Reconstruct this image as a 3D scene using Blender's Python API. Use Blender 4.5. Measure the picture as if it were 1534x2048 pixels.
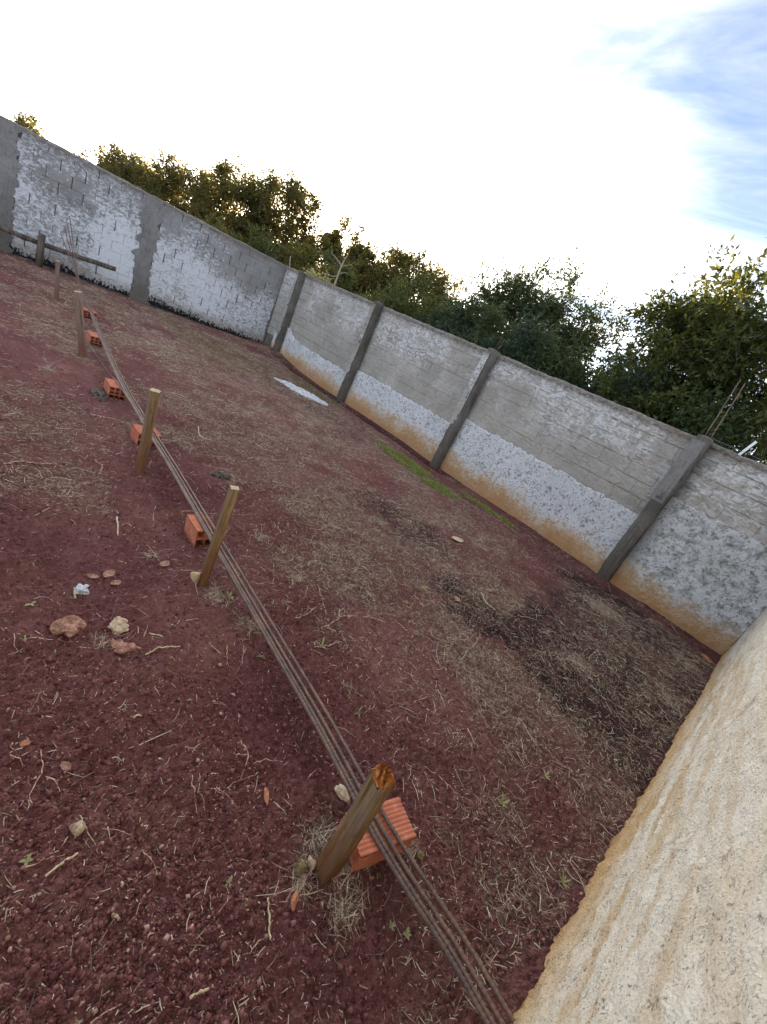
import bpy, bmesh, math, random
import numpy as np
from mathutils import Vector, Matrix, noise as mn

for o in list(bpy.data.objects):
    bpy.data.objects.remove(o)
sc = bpy.context.scene
COL = sc.collection
RNG = np.random.default_rng(7)
random.seed(7)

# ------------------------------------------------------------------ camera
FPX, CX, CY = 846.363, 767.0, 1024.0            # focal length and centre in photo pixels (1534 x 2048)
PITCH, ROLL, YAW, CAMH = 0.355971, 0.449850, -0.649663, 1.6
_cp, _sp = math.cos(PITCH), math.sin(PITCH)
FW = np.array([math.sin(YAW)*_cp, math.cos(YAW)*_cp, -_sp])
_R0 = np.array([math.cos(YAW), -math.sin(YAW), 0.0])
_U0 = np.cross(_R0, FW)
RT = math.cos(ROLL)*_R0 + math.sin(ROLL)*_U0
UP = -math.sin(ROLL)*_R0 + math.cos(ROLL)*_U0
CAM = np.array([0, 0, CAMH])
cd = bpy.data.cameras.new('camera')
cam = bpy.data.objects.new('camera', cd)
COL.objects.link(cam)
cd.sensor_fit = 'VERTICAL'
cd.sensor_height = 36.0
cd.lens = FPX/2048*36.0
cd.clip_start, cd.clip_end = 0.02, 3000
cam.matrix_world = Matrix(((RT[0], UP[0], -FW[0], 0), (RT[1], UP[1], -FW[1], 0), (RT[2], UP[2], -FW[2], CAMH), (0, 0, 0, 1)))
sc.camera = cam

# ------------------------------------------------------------------ node helper
class NT:
    def __init__(s, tree):
        s.t = tree
        tree.nodes.clear()
    def n(s, kind, ins=None, **props):
        nd = s.t.nodes.new(kind)
        for k, v in props.items():
            setattr(nd, k, v)
        for k, v in (ins or {}).items():
            s.set(nd.inputs[k], v)
        return nd
    def set(s, sock, v):
        if isinstance(v, bpy.types.NodeSocket):
            s.t.links.new(v, sock)
        elif v is not None:
            if sock.type == 'RGBA' and len(v) == 3:
                v = (*v, 1)
            sock.default_value = v
    def math(s, op, a, b=None, c=None, clamp=False):
        nd = s.n('ShaderNodeMath', operation=op, use_clamp=clamp)
        for i, v in enumerate((a, b, c)):
            if v is not None:
                s.set(nd.inputs[i], v)
        return nd.outputs[0]
    def vmath(s, op, a, b):
        nd = s.n('ShaderNodeVectorMath', operation=op)
        s.set(nd.inputs[0], a); s.set(nd.inputs[1], b)
        return nd.outputs[0]
    def noise(s, vec, scale, detail=4, rough=.55, dist=0.0):
        return s.n('ShaderNodeTexNoise', {'Vector': vec, 'Scale': scale, 'Detail': detail, 'Roughness': rough, 'Distortion': dist}).outputs['Fac']
    def voro(s, vec, scale, feature='F1', out='Distance', rnd=1.0):
        return s.n('ShaderNodeTexVoronoi', {'Vector': vec, 'Scale': scale, 'Randomness': rnd}, feature=feature).outputs[out]
    def mix(s, f, a, b, mode='MIX'):
        nd = s.n('ShaderNodeMix', data_type='RGBA', blend_type=mode)
        s.set(nd.inputs[0], f); s.set(nd.inputs[6], a); s.set(nd.inputs[7], b)
        return nd.outputs[2]
    def ramp(s, f, stops, interp='LINEAR'):
        nd = s.n('ShaderNodeValToRGB', {'Fac': f})
        cr = nd.color_ramp
        cr.interpolation = interp
        while len(cr.elements) < len(stops):
            cr.elements.new(.5)
        for e, (p, c) in zip(cr.elements, stops):
            e.position = p
            e.color = (c, c, c, 1) if not hasattr(c, '__len__') else (*c, 1)
        return nd.outputs[0]
    def step(s, f, lo, hi):
        nd = s.n('ShaderNodeMapRange', {'Value': f, 'From Min': lo, 'From Max': hi}, interpolation_type='SMOOTHSTEP')
        return nd.outputs[0]
    def bump(s, h, strength=.5, dist=.01, normal=None):
        nd = s.n('ShaderNodeBump', {'Height': h, 'Strength': strength, 'Distance': dist})
        if normal is not None:
            s.set(nd.inputs['Normal'], normal)
        return nd.outputs[0]
    def pos(s):
        return s.n('ShaderNodeNewGeometry').outputs['Position']
    def attr(s, name, out='Fac'):
        return s.n('ShaderNodeAttribute', attribute_name=name).outputs[out]
    def sep(s, v):
        return s.n('ShaderNodeSeparateXYZ', {0: v}).outputs
    def island(s):
        return s.n('ShaderNodeNewGeometry').outputs['Random Per Island']
    def objrand(s):
        return s.n('ShaderNodeObjectInfo').outputs['Random']

# ------------------------------------------------------------------ sky, sun, exposure
SUN_AZ, SUN_EL = math.radians(-56.0), math.radians(7.0)       # azimuth from +Y towards +X
w = bpy.data.worlds.new('World')
sc.world = w
w.use_nodes = True
g = NT(w.node_tree)
sky = g.n('ShaderNodeTexSky', sky_type='NISHITA', sun_disc=False)
sky.sun_elevation = SUN_EL
sky.sun_rotation = SUN_AZ
sky.altitude = 300
sky.air_density = .52
sky.dust_density = .7
sky.ozone_density = 1.2
dirv = g.n('ShaderNodeTexCoord').outputs['Generated']
sx, sy, sz = g.sep(dirv)[:3]
den = g.math('ADD', g.math('MAXIMUM', sz, 0.0), .18)
pl = g.n('ShaderNodeCombineXYZ', {0: g.math('DIVIDE', sx, den), 1: g.math('DIVIDE', sy, den), 2: 0.0}).outputs[0]
pm = g.n('ShaderNodeMapping', {'Vector': g.vmath('ADD', pl, (9.0, -12.84, 0)), 'Location': (2.35, .9, 0), 'Rotation': (0, 0, math.radians(-38)), 'Scale': (.55, 1.7, 1)}).outputs[0]
veil = g.noise(pm, 1.1, 5, .55, .4)
streak = g.noise(pm, 3.2, 6, .6, .8)
cl = g.math('ADD', g.math('MULTIPLY', veil, .75), g.math('MULTIPLY', streak, .35))
cl = g.step(cl, .30, .86)
# thin sunlit cloud: an even pale radiance all over, scattered forward so it is brightest round the sun
sv = (math.sin(SUN_AZ)*math.cos(SUN_EL), math.cos(SUN_AZ)*math.cos(SUN_EL), math.sin(SUN_EL))
dt = g.n('ShaderNodeVectorMath', {0: dirv, 1: sv}, operation='DOT_PRODUCT').outputs['Value']
fwd = g.math('POWER', g.math('MAXIMUM', dt, 0.0), 13.0)
thick = g.noise(pm, 5.5, 6, .6, .6)
gain = g.math('ADD', 1.0, g.math('MULTIPLY', thick, 12.0))
cloudc = g.n('ShaderNodeCombineColor', {0: g.math('ADD', gain, g.math('MULTIPLY', fwd, 62.0)), 1: g.math('ADD', gain, g.math('MULTIPLY', fwd, 55.0)), 2: g.math('ADD', gain, g.math('MULTIPLY', fwd, 42.0))}).outputs[0]
cloudc = g.mix(.22, cloudc, sky.outputs[0])
skyc = g.mix(g.math('MULTIPLY', cl, .96), sky.outputs[0], cloudc)
bg = g.n('ShaderNodeBackground', {'Color': skyc, 'Strength': .05})
g.n('ShaderNodeOutputWorld', {0: bg.outputs[0]})
sd = bpy.data.lights.new('sun', 'SUN')
sd.energy, sd.angle, sd.color = 3.2, math.radians(.55), (1, .70, .36)
sun = bpy.data.objects.new('sun', sd)
COL.objects.link(sun)
sdir = Vector((math.sin(SUN_AZ)*math.cos(SUN_EL), math.cos(SUN_AZ)*math.cos(SUN_EL), math.sin(SUN_EL)))
sun.rotation_euler = sdir.to_track_quat('Z', 'Y').to_euler()
sun.location = (-20, 14, 12)
sc.view_settings.view_transform = 'Standard'
sc.view_settings.look = 'None'
sc.view_settings.gamma = 1
sc.view_settings.exposure = 3.0
sc.view_settings.use_curve_mapping = False
sc.render.engine = 'CYCLES'

# ------------------------------------------------------------------ geometry helpers
def _hash(ix, iy, seed):
    h = (ix.astype(np.int64)*374761393 + iy.astype(np.int64)*668265263 + seed*1274126177) & 0xFFFFFFFF
    h = ((h ^ (h >> 13))*1274126177) & 0xFFFFFFFF
    h = h ^ (h >> 16)
    return (h & 0xFFFF)/65535.0
def vnoise(x, y, seed=0):
    x = np.asarray(x, float); y = np.asarray(y, float)
    ix, iy = np.floor(x), np.floor(y)
    fx, fy = x-ix, y-iy
    fx = fx*fx*(3-2*fx); fy = fy*fy*(3-2*fy)
    a = _hash(ix, iy, seed); b = _hash(ix+1, iy, seed); c = _hash(ix, iy+1, seed); d = _hash(ix+1, iy+1, seed)
    return (a+(b-a)*fx)*(1-fy)+(c+(d-c)*fx)*fy - .5
def fbm(x, y, oct=4, seed=0, gain=.5):
    s, a = 0, 1.0
    for k in range(oct):
        s = s+a*vnoise(x*2**k+17.3*k, y*2**k-9.1*k, seed+k)
        a *= gain
    return s
def sstep(v, lo, hi):
    t = np.clip((v-lo)/(hi-lo), 0, 1)
    return t*t*(3-2*t)

DB, WH = 6.566, 2.142                 # plane of the far wall, wall height
XC, AC = 0.600, -0.046705             # corner with the near wall and its heading
XA, AA = -11.402, 0.128729            # corner with the left wall and its heading

def hgt(x, y):
    x = np.asarray(x, float); y = np.asarray(y, float)
    h = .030*fbm(x*.8, y*.8, 3, 3) + .016*fbm(x*3.1, y*3.1, 3, 11)
    h = h + .12*np.exp(-((x+10.6)**2)/.9-((y-6.55)**2)/.5)
    along = sstep(x, -10.2, -9.4)*(1-sstep(x, -4.6, -3.6))
    h = h - .075*along*np.exp(-((y-6.28)/.13)**2) + .03*along*np.exp(-((y-5.95)/.15)**2)
    h = h - .045*np.exp(-((x+4.0)**2)/1.2-((y-6.45)**2)/.15)
    h = h - .06*np.exp(-((x+11.7+.13*(DB-y))/.28)**2)*(y < 7.2)
    h = h + .05*np.exp(-((x+1.35)**2)/.3-((y-.85)**2)/.25)       # low hump of loose soil
    dc = XC+math.tan(AC)*(DB-y)-x                       # distance to the near wall: soil banked unevenly at its foot
    h = h + np.where(dc > -.3, np.exp(-(np.maximum(dc, 0)/.09)**2)*(.012+.055*np.abs(fbm(x*3+7, y*5, 3, 15))), 0)
    return h
def H(x, y):
    return float(hgt(np.array([x]), np.array([y]))[0])
def ray(px, py):
    d = (px-CX)*RT-(py-CY)*UP+FPX*FW
    return d/np.linalg.norm(d)
def G(px, py, z=0.0):
    """the ground point (height z above the soil) seen at a photo pixel"""
    d = ray(px, py)
    P = CAM+d*((z-CAMH)/d[2])
    for _ in range(4):
        P = CAM+d*((H(P[0], P[1])+z-CAMH)/d[2])
    return P
def above(px, py, base):
    """the point on a pixel's ray nearest to the upright line through base"""
    d = ray(px, py)
    u = np.array([0, 0, 1.0]); w0 = CAM-base
    b = d@u; dd = d@w0; e = u@w0
    t = (b*e-dd)/(1-b*b)
    return CAM+d*t

def link(o, parent=None):
    COL.objects.link(o)
    if parent is not None:
        o.parent = parent
    return o
def mesh_np(name, V, Fq, mat, parent=None, smooth=False, attrs=None, shade=None):
    """V (n,3), Fq: list of (m,k) index arrays"""
    me = bpy.data.meshes.new(name)
    if not isinstance(Fq, list):
        Fq = [Fq]
    V = np.ascontiguousarray(V, np.float32)
    me.vertices.add(len(V)); me.vertices.foreach_set('co', V.ravel())
    nl = sum(f.size for f in Fq); npol = sum(len(f) for f in Fq)
    me.loops.add(nl); me.polygons.add(npol)
    me.loops.foreach_set('vertex_index', np.concatenate([f.ravel() for f in Fq]).astype(np.int32))
    tot = np.concatenate([np.full(len(f), f.shape[1]) for f in Fq])
    st = np.concatenate([[0], np.cumsum(tot)[:-1]])
    me.polygons.foreach_set('loop_start', st.astype(np.int32))
    if smooth:
        me.polygons.foreach_set('use_smooth', np.ones(npol, bool))
    for k, a in (attrs or {}).items():
        at = me.attributes.new(k, 'FLOAT', 'POINT')
        at.data.foreach_set('value', np.ascontiguousarray(a, np.float32))
    me.update(calc_edges=True)
    me.materials.append(mat)
    o = bpy.data.objects.new(name, me)
    return link(o, parent)
def mesh_bm(name, bm, mat, parent=None, smooth=False):
    me = bpy.data.meshes.new(name)
    bmesh.ops.recalc_face_normals(bm, faces=bm.faces[:])
    bm.to_mesh(me); bm.free()
    if smooth:
        me.polygons.foreach_set('use_smooth', np.ones(len(me.polygons), bool))
    me.materials.append(mat)
    return link(bpy.data.objects.new(name, me), parent)
def empty(name, loc, rz=0.0):
    o = bpy.data.objects.new(name, None)
    o.empty_display_size = .1
    o.location = loc
    o.rotation_euler = (0, 0, rz)
    return link(o)
def tag(o, label=None, cat=None, group=None, kind=None):
    for k, v in (('label', label), ('category', cat), ('group', group), ('kind', kind)):
        if v:
            o[k] = v
    return o
def grid(nx, ny):
    i = np.arange(nx*ny).reshape(ny, nx)
    return np.stack([i[:-1, :-1], i[:-1, 1:], i[1:, 1:], i[1:, :-1]], -1).reshape(-1, 4)
def boxv(x0, x1, y0, y1, z0, z1):
    V = np.array([(x, y, z) for z in (z0, z1) for y in (y0, y1) for x in (x0, x1)], float)
    Fc = np.array([(0, 2, 3, 1), (4, 5, 7, 6), (0, 1, 5, 4), (2, 6, 7, 3), (0, 4, 6, 2), (1, 3, 7, 5)])
    return V, Fc
class MB:
    def __init__(s): s.V = []; s.F = {}; s.n = 0
    def add(s, V, F):
        V = np.asarray(V, float); F = np.asarray(F)
        s.V.append(V); s.F.setdefault(F.shape[1], []).append(F+s.n); s.n += len(V)
    def build(s, name, mat, parent=None, smooth=False):
        return mesh_np(name, np.vstack(s.V), [np.vstack(f) for f in s.F.values()], mat, parent, smooth)
def tube_geo(P, r, sides=6, caps=True):
    P = np.asarray(P, float); n = len(P)
    r = np.broadcast_to(np.asarray(r, float), (n,))
    T = np.gradient(P, axis=0); T /= np.linalg.norm(T, axis=1, keepdims=True)+1e-12
    ref = np.array([0, 0, 1.0]) if abs(T[:, 2]).mean() < .8 else np.array([1.0, 0, 0])
    A = np.cross(T, ref); A /= np.linalg.norm(A, axis=1, keepdims=True)+1e-12
    B = np.cross(T, A)
    th = np.linspace(0, 2*np.pi, sides, endpoint=False)
    V = P[:, None]+r[:, None, None]*(np.cos(th)[None, :, None]*A[:, None]+np.sin(th)[None, :, None]*B[:, None])
    i = np.arange(n*sides).reshape(n, sides); j = np.roll(i, -1, 1)
    Fq = np.stack([i[:-1], j[:-1], j[1:], i[1:]], -1).reshape(-1, 4)
    V = V.reshape(-1, 3)
    Fs = [Fq]
    if caps:
        V = np.vstack([V, P[:1], P[-1:]])
        c0, c1 = n*sides, n*sides+1
        Fs.append(np.vstack([np.stack([j[0], i[0], np.full(sides, c0)], -1), np.stack([i[-1], j[-1], np.full(sides, c1)], -1)]))
    return V, Fs
def tube(name, P, r, mat, parent=None, sides=6, smooth=True):
    V, Fs = tube_geo(P, r, sides)
    return mesh_np(name, V, Fs, mat, parent, smooth)
def spline(P, m):
    """Catmull-Rom through P, m points per span"""
    P = np.asarray(P, float)
    Q = np.vstack([2*P[0]-P[1], P, 2*P[-1]-P[-2]])
    out = []
    for k in range(1, len(Q)-2):
        t = np.linspace(0, 1, m, endpoint=False)[:, None]
        a, b, c, d = Q[k-1], Q[k], Q[k+1], Q[k+2]
        out.append(.5*((2*b)+(c-a)*t+(2*a-5*b+4*c-d)*t*t+(3*b-a-3*c+d)*t**3))
    return np.vstack(out+[P[-1:]])
def at_base(o):
    """move a mesh object's origin to the middle of its lowest points"""
    me = o.data
    n = len(me.vertices); co = np.empty(n*3, np.float32); me.vertices.foreach_get('co', co); co = co.reshape(-1, 3)
    zmin = co[:, 2].min(); m = co[co[:, 2] < zmin+.02*max(.05, np.ptp(co[:, 2]))]
    c = np.array([m[:, 0].mean(), m[:, 1].mean(), zmin], np.float32)
    me.vertices.foreach_set('co', (co-c).ravel()); me.update()
    o.location = [float(v)+float(b) for v, b in zip(c, o.location)]
    return o

# ------------------------------------------------------------------ materials
def mat(name):
    m = bpy.data.materials.new(name)
    m.use_nodes = True
    return m, NT(m.node_tree)
def out(g, color, rough=.85, normal=None, spec=.25, metal=0.0, extra=None):
    b = g.n('ShaderNodeBsdfPrincipled', {'Base Color': color, 'Roughness': rough, 'Metallic': metal, 'Specular IOR Level': spec})
    if normal is not None:
        g.set(b.inputs['Normal'], normal)
    sh = b.outputs[0]
    g.n('ShaderNodeOutputMaterial', {0: sh})
    return b
M = {}
def m_soil():
    m, g = mat('red_soil')
    p = g.pos()
    n1 = g.noise(p, 1.3, 5, .6)
    n2 = g.noise(p, 9, 5, .6)
    n3 = g.noise(p, 60, 4, .65)
    c = g.ramp(n1, [(.30, (.105, .037, .037)), (.45, (.155, .058, .057)), (.58, (.185, .076, .068)), (.72, (.25, .112, .107))])
    c = g.mix(g.math('MULTIPLY', g.step(n2, .45, .75), .45), c, (.085, .030, .031))
    c = g.mix(g.math('MULTIPLY', g.step(n3, .5, .75), .5), c, (.26, .125, .12))
    c = g.mix(g.math('MULTIPLY', g.step(g.noise(p, 3.4, 5, .65), .52, .70), .5), c, (.20, .098, .066))
    wear = g.math('MULTIPLY', g.attr('bare'), g.step(g.noise(p, 7, 6, .7), .38, .6))
    c = g.mix(g.math('MULTIPLY', wear, .2), c, (.29, .15, .142))
    # trodden-in straw dust on the mown parts
    litter = g.attr('litter')
    lm = g.math('MULTIPLY', litter, g.step(g.noise(p, 34, 5, .7), .40, .62))
    c = g.mix(g.math('MULTIPLY', lm, .75), c, g.ramp(n3, [(.3, (.115, .082, .058)), (.7, (.40, .325, .225))]))
    ash = g.attr('ash')
    c = g.mix(g.math('MULTIPLY', ash, g.math('ADD', .5, g.math('MULTIPLY', g.step(n2, .35, .6), .45))), c, (.026, .018, .018))
    damp = g.attr('damp')
    c = g.mix(g.math('MULTIPLY', damp, .7), c, (.030, .0105, .010))
    green = g.attr('green')
    c = g.mix(g.math('MULTIPLY', green, g.step(n3, .38, .6)), c, (.15, .16, .05))
    # pale crumbs of grit
    v = g.voro(p, 170)
    crumb = g.math('MULTIPLY', g.math('LESS_THAN', v, .20), g.math('GREATER_THAN', g.noise(p, 40, 2), .57))
    c = g.mix(g.math('MULTIPLY', crumb, .6), c, (.30, .17, .13))
    h = g.math('ADD', g.math('MULTIPLY', g.noise(p, 95, 5, .7), .6), g.math('MULTIPLY', g.voro(p, 120), .5))
    nb = g.bump(h, 1.0, .014)
    out(g, c, .95, nb, .12)
    return m
M['soil'] = m_soil()
def m_clod():
    m, g = mat('soil_crumbs')
    r = g.island()
    c = g.ramp(r, [(0, (.10, .036, .036)), (.55, (.18, .072, .070)), (.95, (.26, .12, .11)), (.97, (.44, .29, .22)), (1, (.52, .37, .28))])
    nb = g.bump(g.noise(g.pos(), 260, 3), .6, .004)
    out(g, c, .95, nb, .1)
    return m
M['clod'] = m_clod()
def m_straw():
    m, g = mat('dry_straw')
    r = g.island()
    c = g.ramp(r, [(0, (.065, .044, .033)), (.3, (.18, .125, .088)), (.58, (.38, .285, .20)), (.85, (.60, .49, .36)), (1, (.80, .70, .56))])
    c = g.mix(g.math('MULTIPLY', g.noise(g.pos(), 60, 3), .4), c, (.20, .11, .08))
    out(g, c, .8, None, .2)
    return m
M['straw'] = m_straw()
def m_twig(name, a, b):
    m, g = mat(name)
    p = g.pos()
    c = g.mix(g.step(g.noise(p, 55, 4), .35, .65), a, b)
    out(g, c, .8, g.bump(g.noise(p, 240, 3), .5, .002), .2)
    return m
M['twig'] = m_twig('dry_twig', (.34, .21, .15), (.60, .44, .33))
M['stalk'] = m_twig('pale_stalk', (.42, .31, .19), (.62, .52, .36))
M['bark'] = m_twig('dark_bark', (.045, .034, .03), (.16, .125, .105))
M['deadwood'] = m_twig('bleached_branch', (.30, .24, .18), (.46, .39, .30))
def m_wood(name, pale, dark, stain):
    m, g = mat(name)
    p = g.n('ShaderNodeTexCoord').outputs['Object']
    ps = g.n('ShaderNodeMapping', {'Vector': p, 'Scale': (1, 1, .055)}).outputs[0]
    grain = g.noise(ps, 85, 6, .65, .6)
    fib = g.noise(ps, 260, 4, .6)
    c = g.ramp(grain, [(.34, tuple(v*.55 for v in dark)), (.43, dark), (.52, tuple((a+b)/2 for a, b in zip(pale, dark))), (.64, pale)])
    grey = g.step(g.math('ADD', g.noise(ps, 30, 4, .6), g.math('MULTIPLY', g.noise(p, 6, 3), .4)), .62, .84)
    c = g.mix(g.math('MULTIPLY', grey, .65), c, (.23, .19, .15))
    c = g.mix(g.math('MULTIPLY', g.step(fib, .55, .8), .5), c, tuple(v*.45 for v in dark))
    z = g.sep(p)[2]
    low = g.math('SUBTRACT', 1.0, g.step(g.math('ADD', z, g.math('MULTIPLY', g.noise(p, 14, 4), .22)), .16, .52))
    c = g.mix(g.math('MULTIPLY', low, .8), c, stain)
    c = g.mix(g.math('MULTIPLY', g.step(g.noise(p, 20, 4), .6, .78), .5), c, (.10, .075, .05))
    h = g.math('ADD', g.math('MULTIPLY', grain, .9), g.math('MULTIPLY', fib, .5))
    out(g, c, .85, g.bump(h, 1.0, .010), .15)
    return m
M['stake'] = m_wood('weathered_stake_wood', (.42, .29, .14), (.19, .108, .05), (.18, .075, .033))
M['stake_grey'] = m_wood('greyed_stake_wood', (.36, .25, .19), (.20, .125, .095), (.20, .085, .055))
M['rail'] = m_wood('old_grey_timber', (.135, .11, .09), (.055, .044, .037), (.06, .043, .035))
def m_splinter():
    m, g = mat('splintered_end_grain')
    p = g.pos()
    n = g.noise(p, 70, 5, .7)
    c = g.ramp(n, [(.34, (.08, .022, .006)), (.5, (.42, .125, .025)), (.68, (.66, .34, .13))])
    out(g, c, .85, g.bump(n, .9, .012), .15)
    return m
M['splinter'] = m_splinter()
def m_pale_end():
    m, g = mat('pale_sawn_end')
    n = g.noise(g.pos(), 120, 4, .6)
    out(g, g.ramp(n, [(.35, (.36, .27, .16)), (.65, (.60, .50, .34))]), .85, g.bump(n, .4, .003), .15)
    return m
M['end'] = m_pale_end()
def m_rebar():
    m, g = mat('rusty_steel')
    p = g.pos()
    n = g.noise(p, 11, 6, .75)
    n2 = g.noise(p, 240, 4, .6)
    c = g.ramp(n, [(.32, (.085, .055, .048)), (.5, (.15, .098, .080)), (.70, (.27, .145, .085))])
    c = g.mix(g.math('MULTIPLY', g.step(n2, .5, .8), .5), c, (.27, .20, .17))
    out(g, c, .6, g.bump(n2, .5, .002), .45, .25)
    return m
M['rebar'] = m_rebar()
def m_brick():
    m, g = mat('fired_clay')
    p = g.n('ShaderNodeTexCoord').outputs['Object']
    n = g.noise(p, 16, 5, .6)
    n2 = g.noise(p, 160, 4, .6)
    c = g.ramp(n, [(.3, (.34, .085, .048)), (.55, (.46, .135, .078)), (.75, (.56, .22, .135))])
    c = g.mix(g.math('MULTIPLY', g.objrand(), .35), c, (.56, .24, .14))
    c = g.mix(g.math('MULTIPLY', g.step(n2, .5, .75), .4), c, (.24, .06, .03))
    c = g.mix(g.math('MULTIPLY', g.step(g.noise(p, 34, 5, .7), .50, .68), .45), c, (.50, .31, .23))
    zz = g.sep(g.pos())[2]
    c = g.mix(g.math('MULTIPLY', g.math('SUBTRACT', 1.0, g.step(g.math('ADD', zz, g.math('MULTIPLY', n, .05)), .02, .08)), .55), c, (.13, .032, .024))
    out(g, c, .85, g.bump(g.math('ADD', n2, g.math('MULTIPLY', n, .5)), .35, .003), .2)
    return m
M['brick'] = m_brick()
def m_rock(name, a, b, c2):
    m, g = mat(name)
    p = g.pos()
    n = g.noise(p, 38, 6, .7)
    n2 = g.noise(p, 190, 4, .7)
    c = g.ramp(n, [(.32, a), (.52, b), (.7, c2)])
    c = g.mix(g.math('MULTIPLY', g.step(n2, .5, .75), .4), c, a)
    out(g, c, .95, g.bump(g.math('ADD', n, n2), .8, .006), .12)
    return m
M['rubble'] = m_rock('reddish_rubble', (.18, .072, .05), (.36, .19, .135), (.55, .40, .30))
M['rubble_pale'] = m_rock('pale_rubble', (.24, .15, .095), (.48, .36, .25), (.66, .56, .42))
M['rubble_moss'] = m_rock('mossy_rubble', (.07, .055, .022), (.20, .15, .07), (.36, .30, .16))
M['clay_chip'] = m_rock('orange_clay', (.30, .11, .06), (.48, .21, .12), (.60, .33, .21))
M['foil'] = m_rock('crumpled_white_wrapper', (.36, .42, .46), (.58, .63, .66), (.74, .77, .78))
M['dead_leaf'] = m_rock('dead_leaf', (.24, .12, .085), (.38, .22, .16), (.50, .35, .26))
M['lime'] = m_rock('white_lime', (.58, .60, .63), (.78, .79, .80), (.86, .86, .86))

def wall_base(g, p, lo, hi):
    n = g.noise(p, 2.2, 6, .62)
    n2 = g.noise(p, 22, 5, .62)
    c = g.ramp(n, [(.3, lo), (.7, hi)])
    c = g.mix(g.math('MULTIPLY', g.step(n2, .45, .75), .35), c, tuple(v*.55 for v in lo))
    return c, n, n2
def pillar_side_dark(g, x, n2):
    """darkens the wall just right of each pillar, fading outward with a ragged edge"""
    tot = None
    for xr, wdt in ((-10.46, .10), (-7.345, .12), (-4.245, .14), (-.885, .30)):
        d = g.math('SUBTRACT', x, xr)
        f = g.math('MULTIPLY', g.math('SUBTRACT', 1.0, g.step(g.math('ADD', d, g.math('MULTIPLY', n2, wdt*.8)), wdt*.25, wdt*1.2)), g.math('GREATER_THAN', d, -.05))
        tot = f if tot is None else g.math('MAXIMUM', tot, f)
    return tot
def m_far_wall_upper():
    """bare grey blockwork with trowelled mortar ears and remains of whitewash"""
    m, g = mat('bare_blockwork')
    p = g.pos()
    x, y, z = g.sep(p)[:3]
    c, n, n2 = wall_base(g, p, (.40, .375, .33), (.60, .57, .515))
    c = g.mix(g.math('MULTIPLY', g.objrand(), .22), c, (.40, .36, .30))
    ears = g.noise(g.n('ShaderNodeMapping', {'Vector': p, 'Rotation': (0, .6, 0), 'Scale': (1.0, 1, 1.7)}).outputs[0], 9.5, 6, .66, 1.3)
    zone = g.math('MULTIPLY', g.step(g.noise(p, 1.1, 4), .40, .58), g.step(z, 1.2, 1.6))
    wm = g.math('MULTIPLY', zone, g.step(ears, .47, .56))
    c = g.mix(g.math('MULTIPLY', wm, .9), c, (.76, .77, .78))
    cav = g.math('MULTIPLY', g.math('SUBTRACT', 1.0, g.step(ears, .36, .44)), .35)
    c = g.mix(cav, c, (.16, .15, .135))
    c = g.mix(g.math('MULTIPLY', pillar_side_dark(g, x, n2), .85), c, (.055, .05, .042))
    top = g.step(g.math('ADD', z, g.math('MULTIPLY', g.noise(g.n('ShaderNodeMapping', {'Vector': p, 'Scale': (1, 1, .15)}).outputs[0], 16, 4), .16)), 2.07, 2.20)
    c = g.mix(g.math('MULTIPLY', top, .75), c, g.ramp(n2, [(.35, (.075, .058, .045)), (.65, (.27, .22, .17))]))
    damp = g.step(g.noise(p, 1.6, 4, .6), .60, .75)
    c = g.mix(g.math('MULTIPLY', damp, .4), c, (.11, .105, .09))
    h = g.math('ADD', g.math('MULTIPLY', ears, 1.6), g.math('MULTIPLY', g.noise(p, 60, 5, .7), .5))
    out(g, c, .93, g.bump(h, .9, .028), .15)
    return m
M['upper'] = m_far_wall_upper()
def m_far_wall_band():
    """whitewashed roughcast with rust-red splash stain at the foot"""
    m, g = mat('whitewashed_roughcast')
    p = g.pos()
    x, y, z = g.sep(p)[:3]
    n = g.noise(p, 2.0, 5, .6)
    n2 = g.noise(p, 34, 6, .75)
    n4 = g.noise(p, 12, 5, .65)
    c = g.ramp(n, [(.3, (.70, .715, .73)), (.7, (.85, .86, .87))])
    pit = g.step(g.math('ADD', n2, g.math('MULTIPLY', n4, .35)), .69, .79)
    c = g.mix(g.math('MULTIPLY', pit, .8), c, (.13, .13, .13))
    c = g.mix(g.math('MULTIPLY', pillar_side_dark(g, x, n4), .7), c, (.06, .055, .045))
    grn = g.math('MULTIPLY', g.step(x, -1.0, -.7), g.step(n4, .42, .62))
    c = g.mix(g.math('MULTIPLY', grn, .5), c, (.20, .215, .17))
    zz = g.math('SUBTRACT', g.math('SUBTRACT', g.math('ADD', z, g.math('MULTIPLY', n, -.55)), g.math('MULTIPLY', n4, .30)), g.math('MULTIPLY', g.math('SUBTRACT', n2, .5), .45))
    f1 = g.math('SUBTRACT', 1.0, g.step(zz, -.28, .04))
    c = g.mix(g.math('MULTIPLY', f1, .8), c, (.62, .43, .23))
    f2 = g.math('SUBTRACT', 1.0, g.step(zz, -.42, -.10))
    c = g.mix(g.math('MULTIPLY', f2, .8), c, (.50, .255, .10))
    h = g.math('ADD', g.noise(p, 34, 5, .75), g.math('MULTIPLY', g.noise(p, 110, 4, .6), .5))
    out(g, c, .93, g.bump(h, .9, .026), .15)
    return m
M['band'] = m_far_wall_band()
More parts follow.
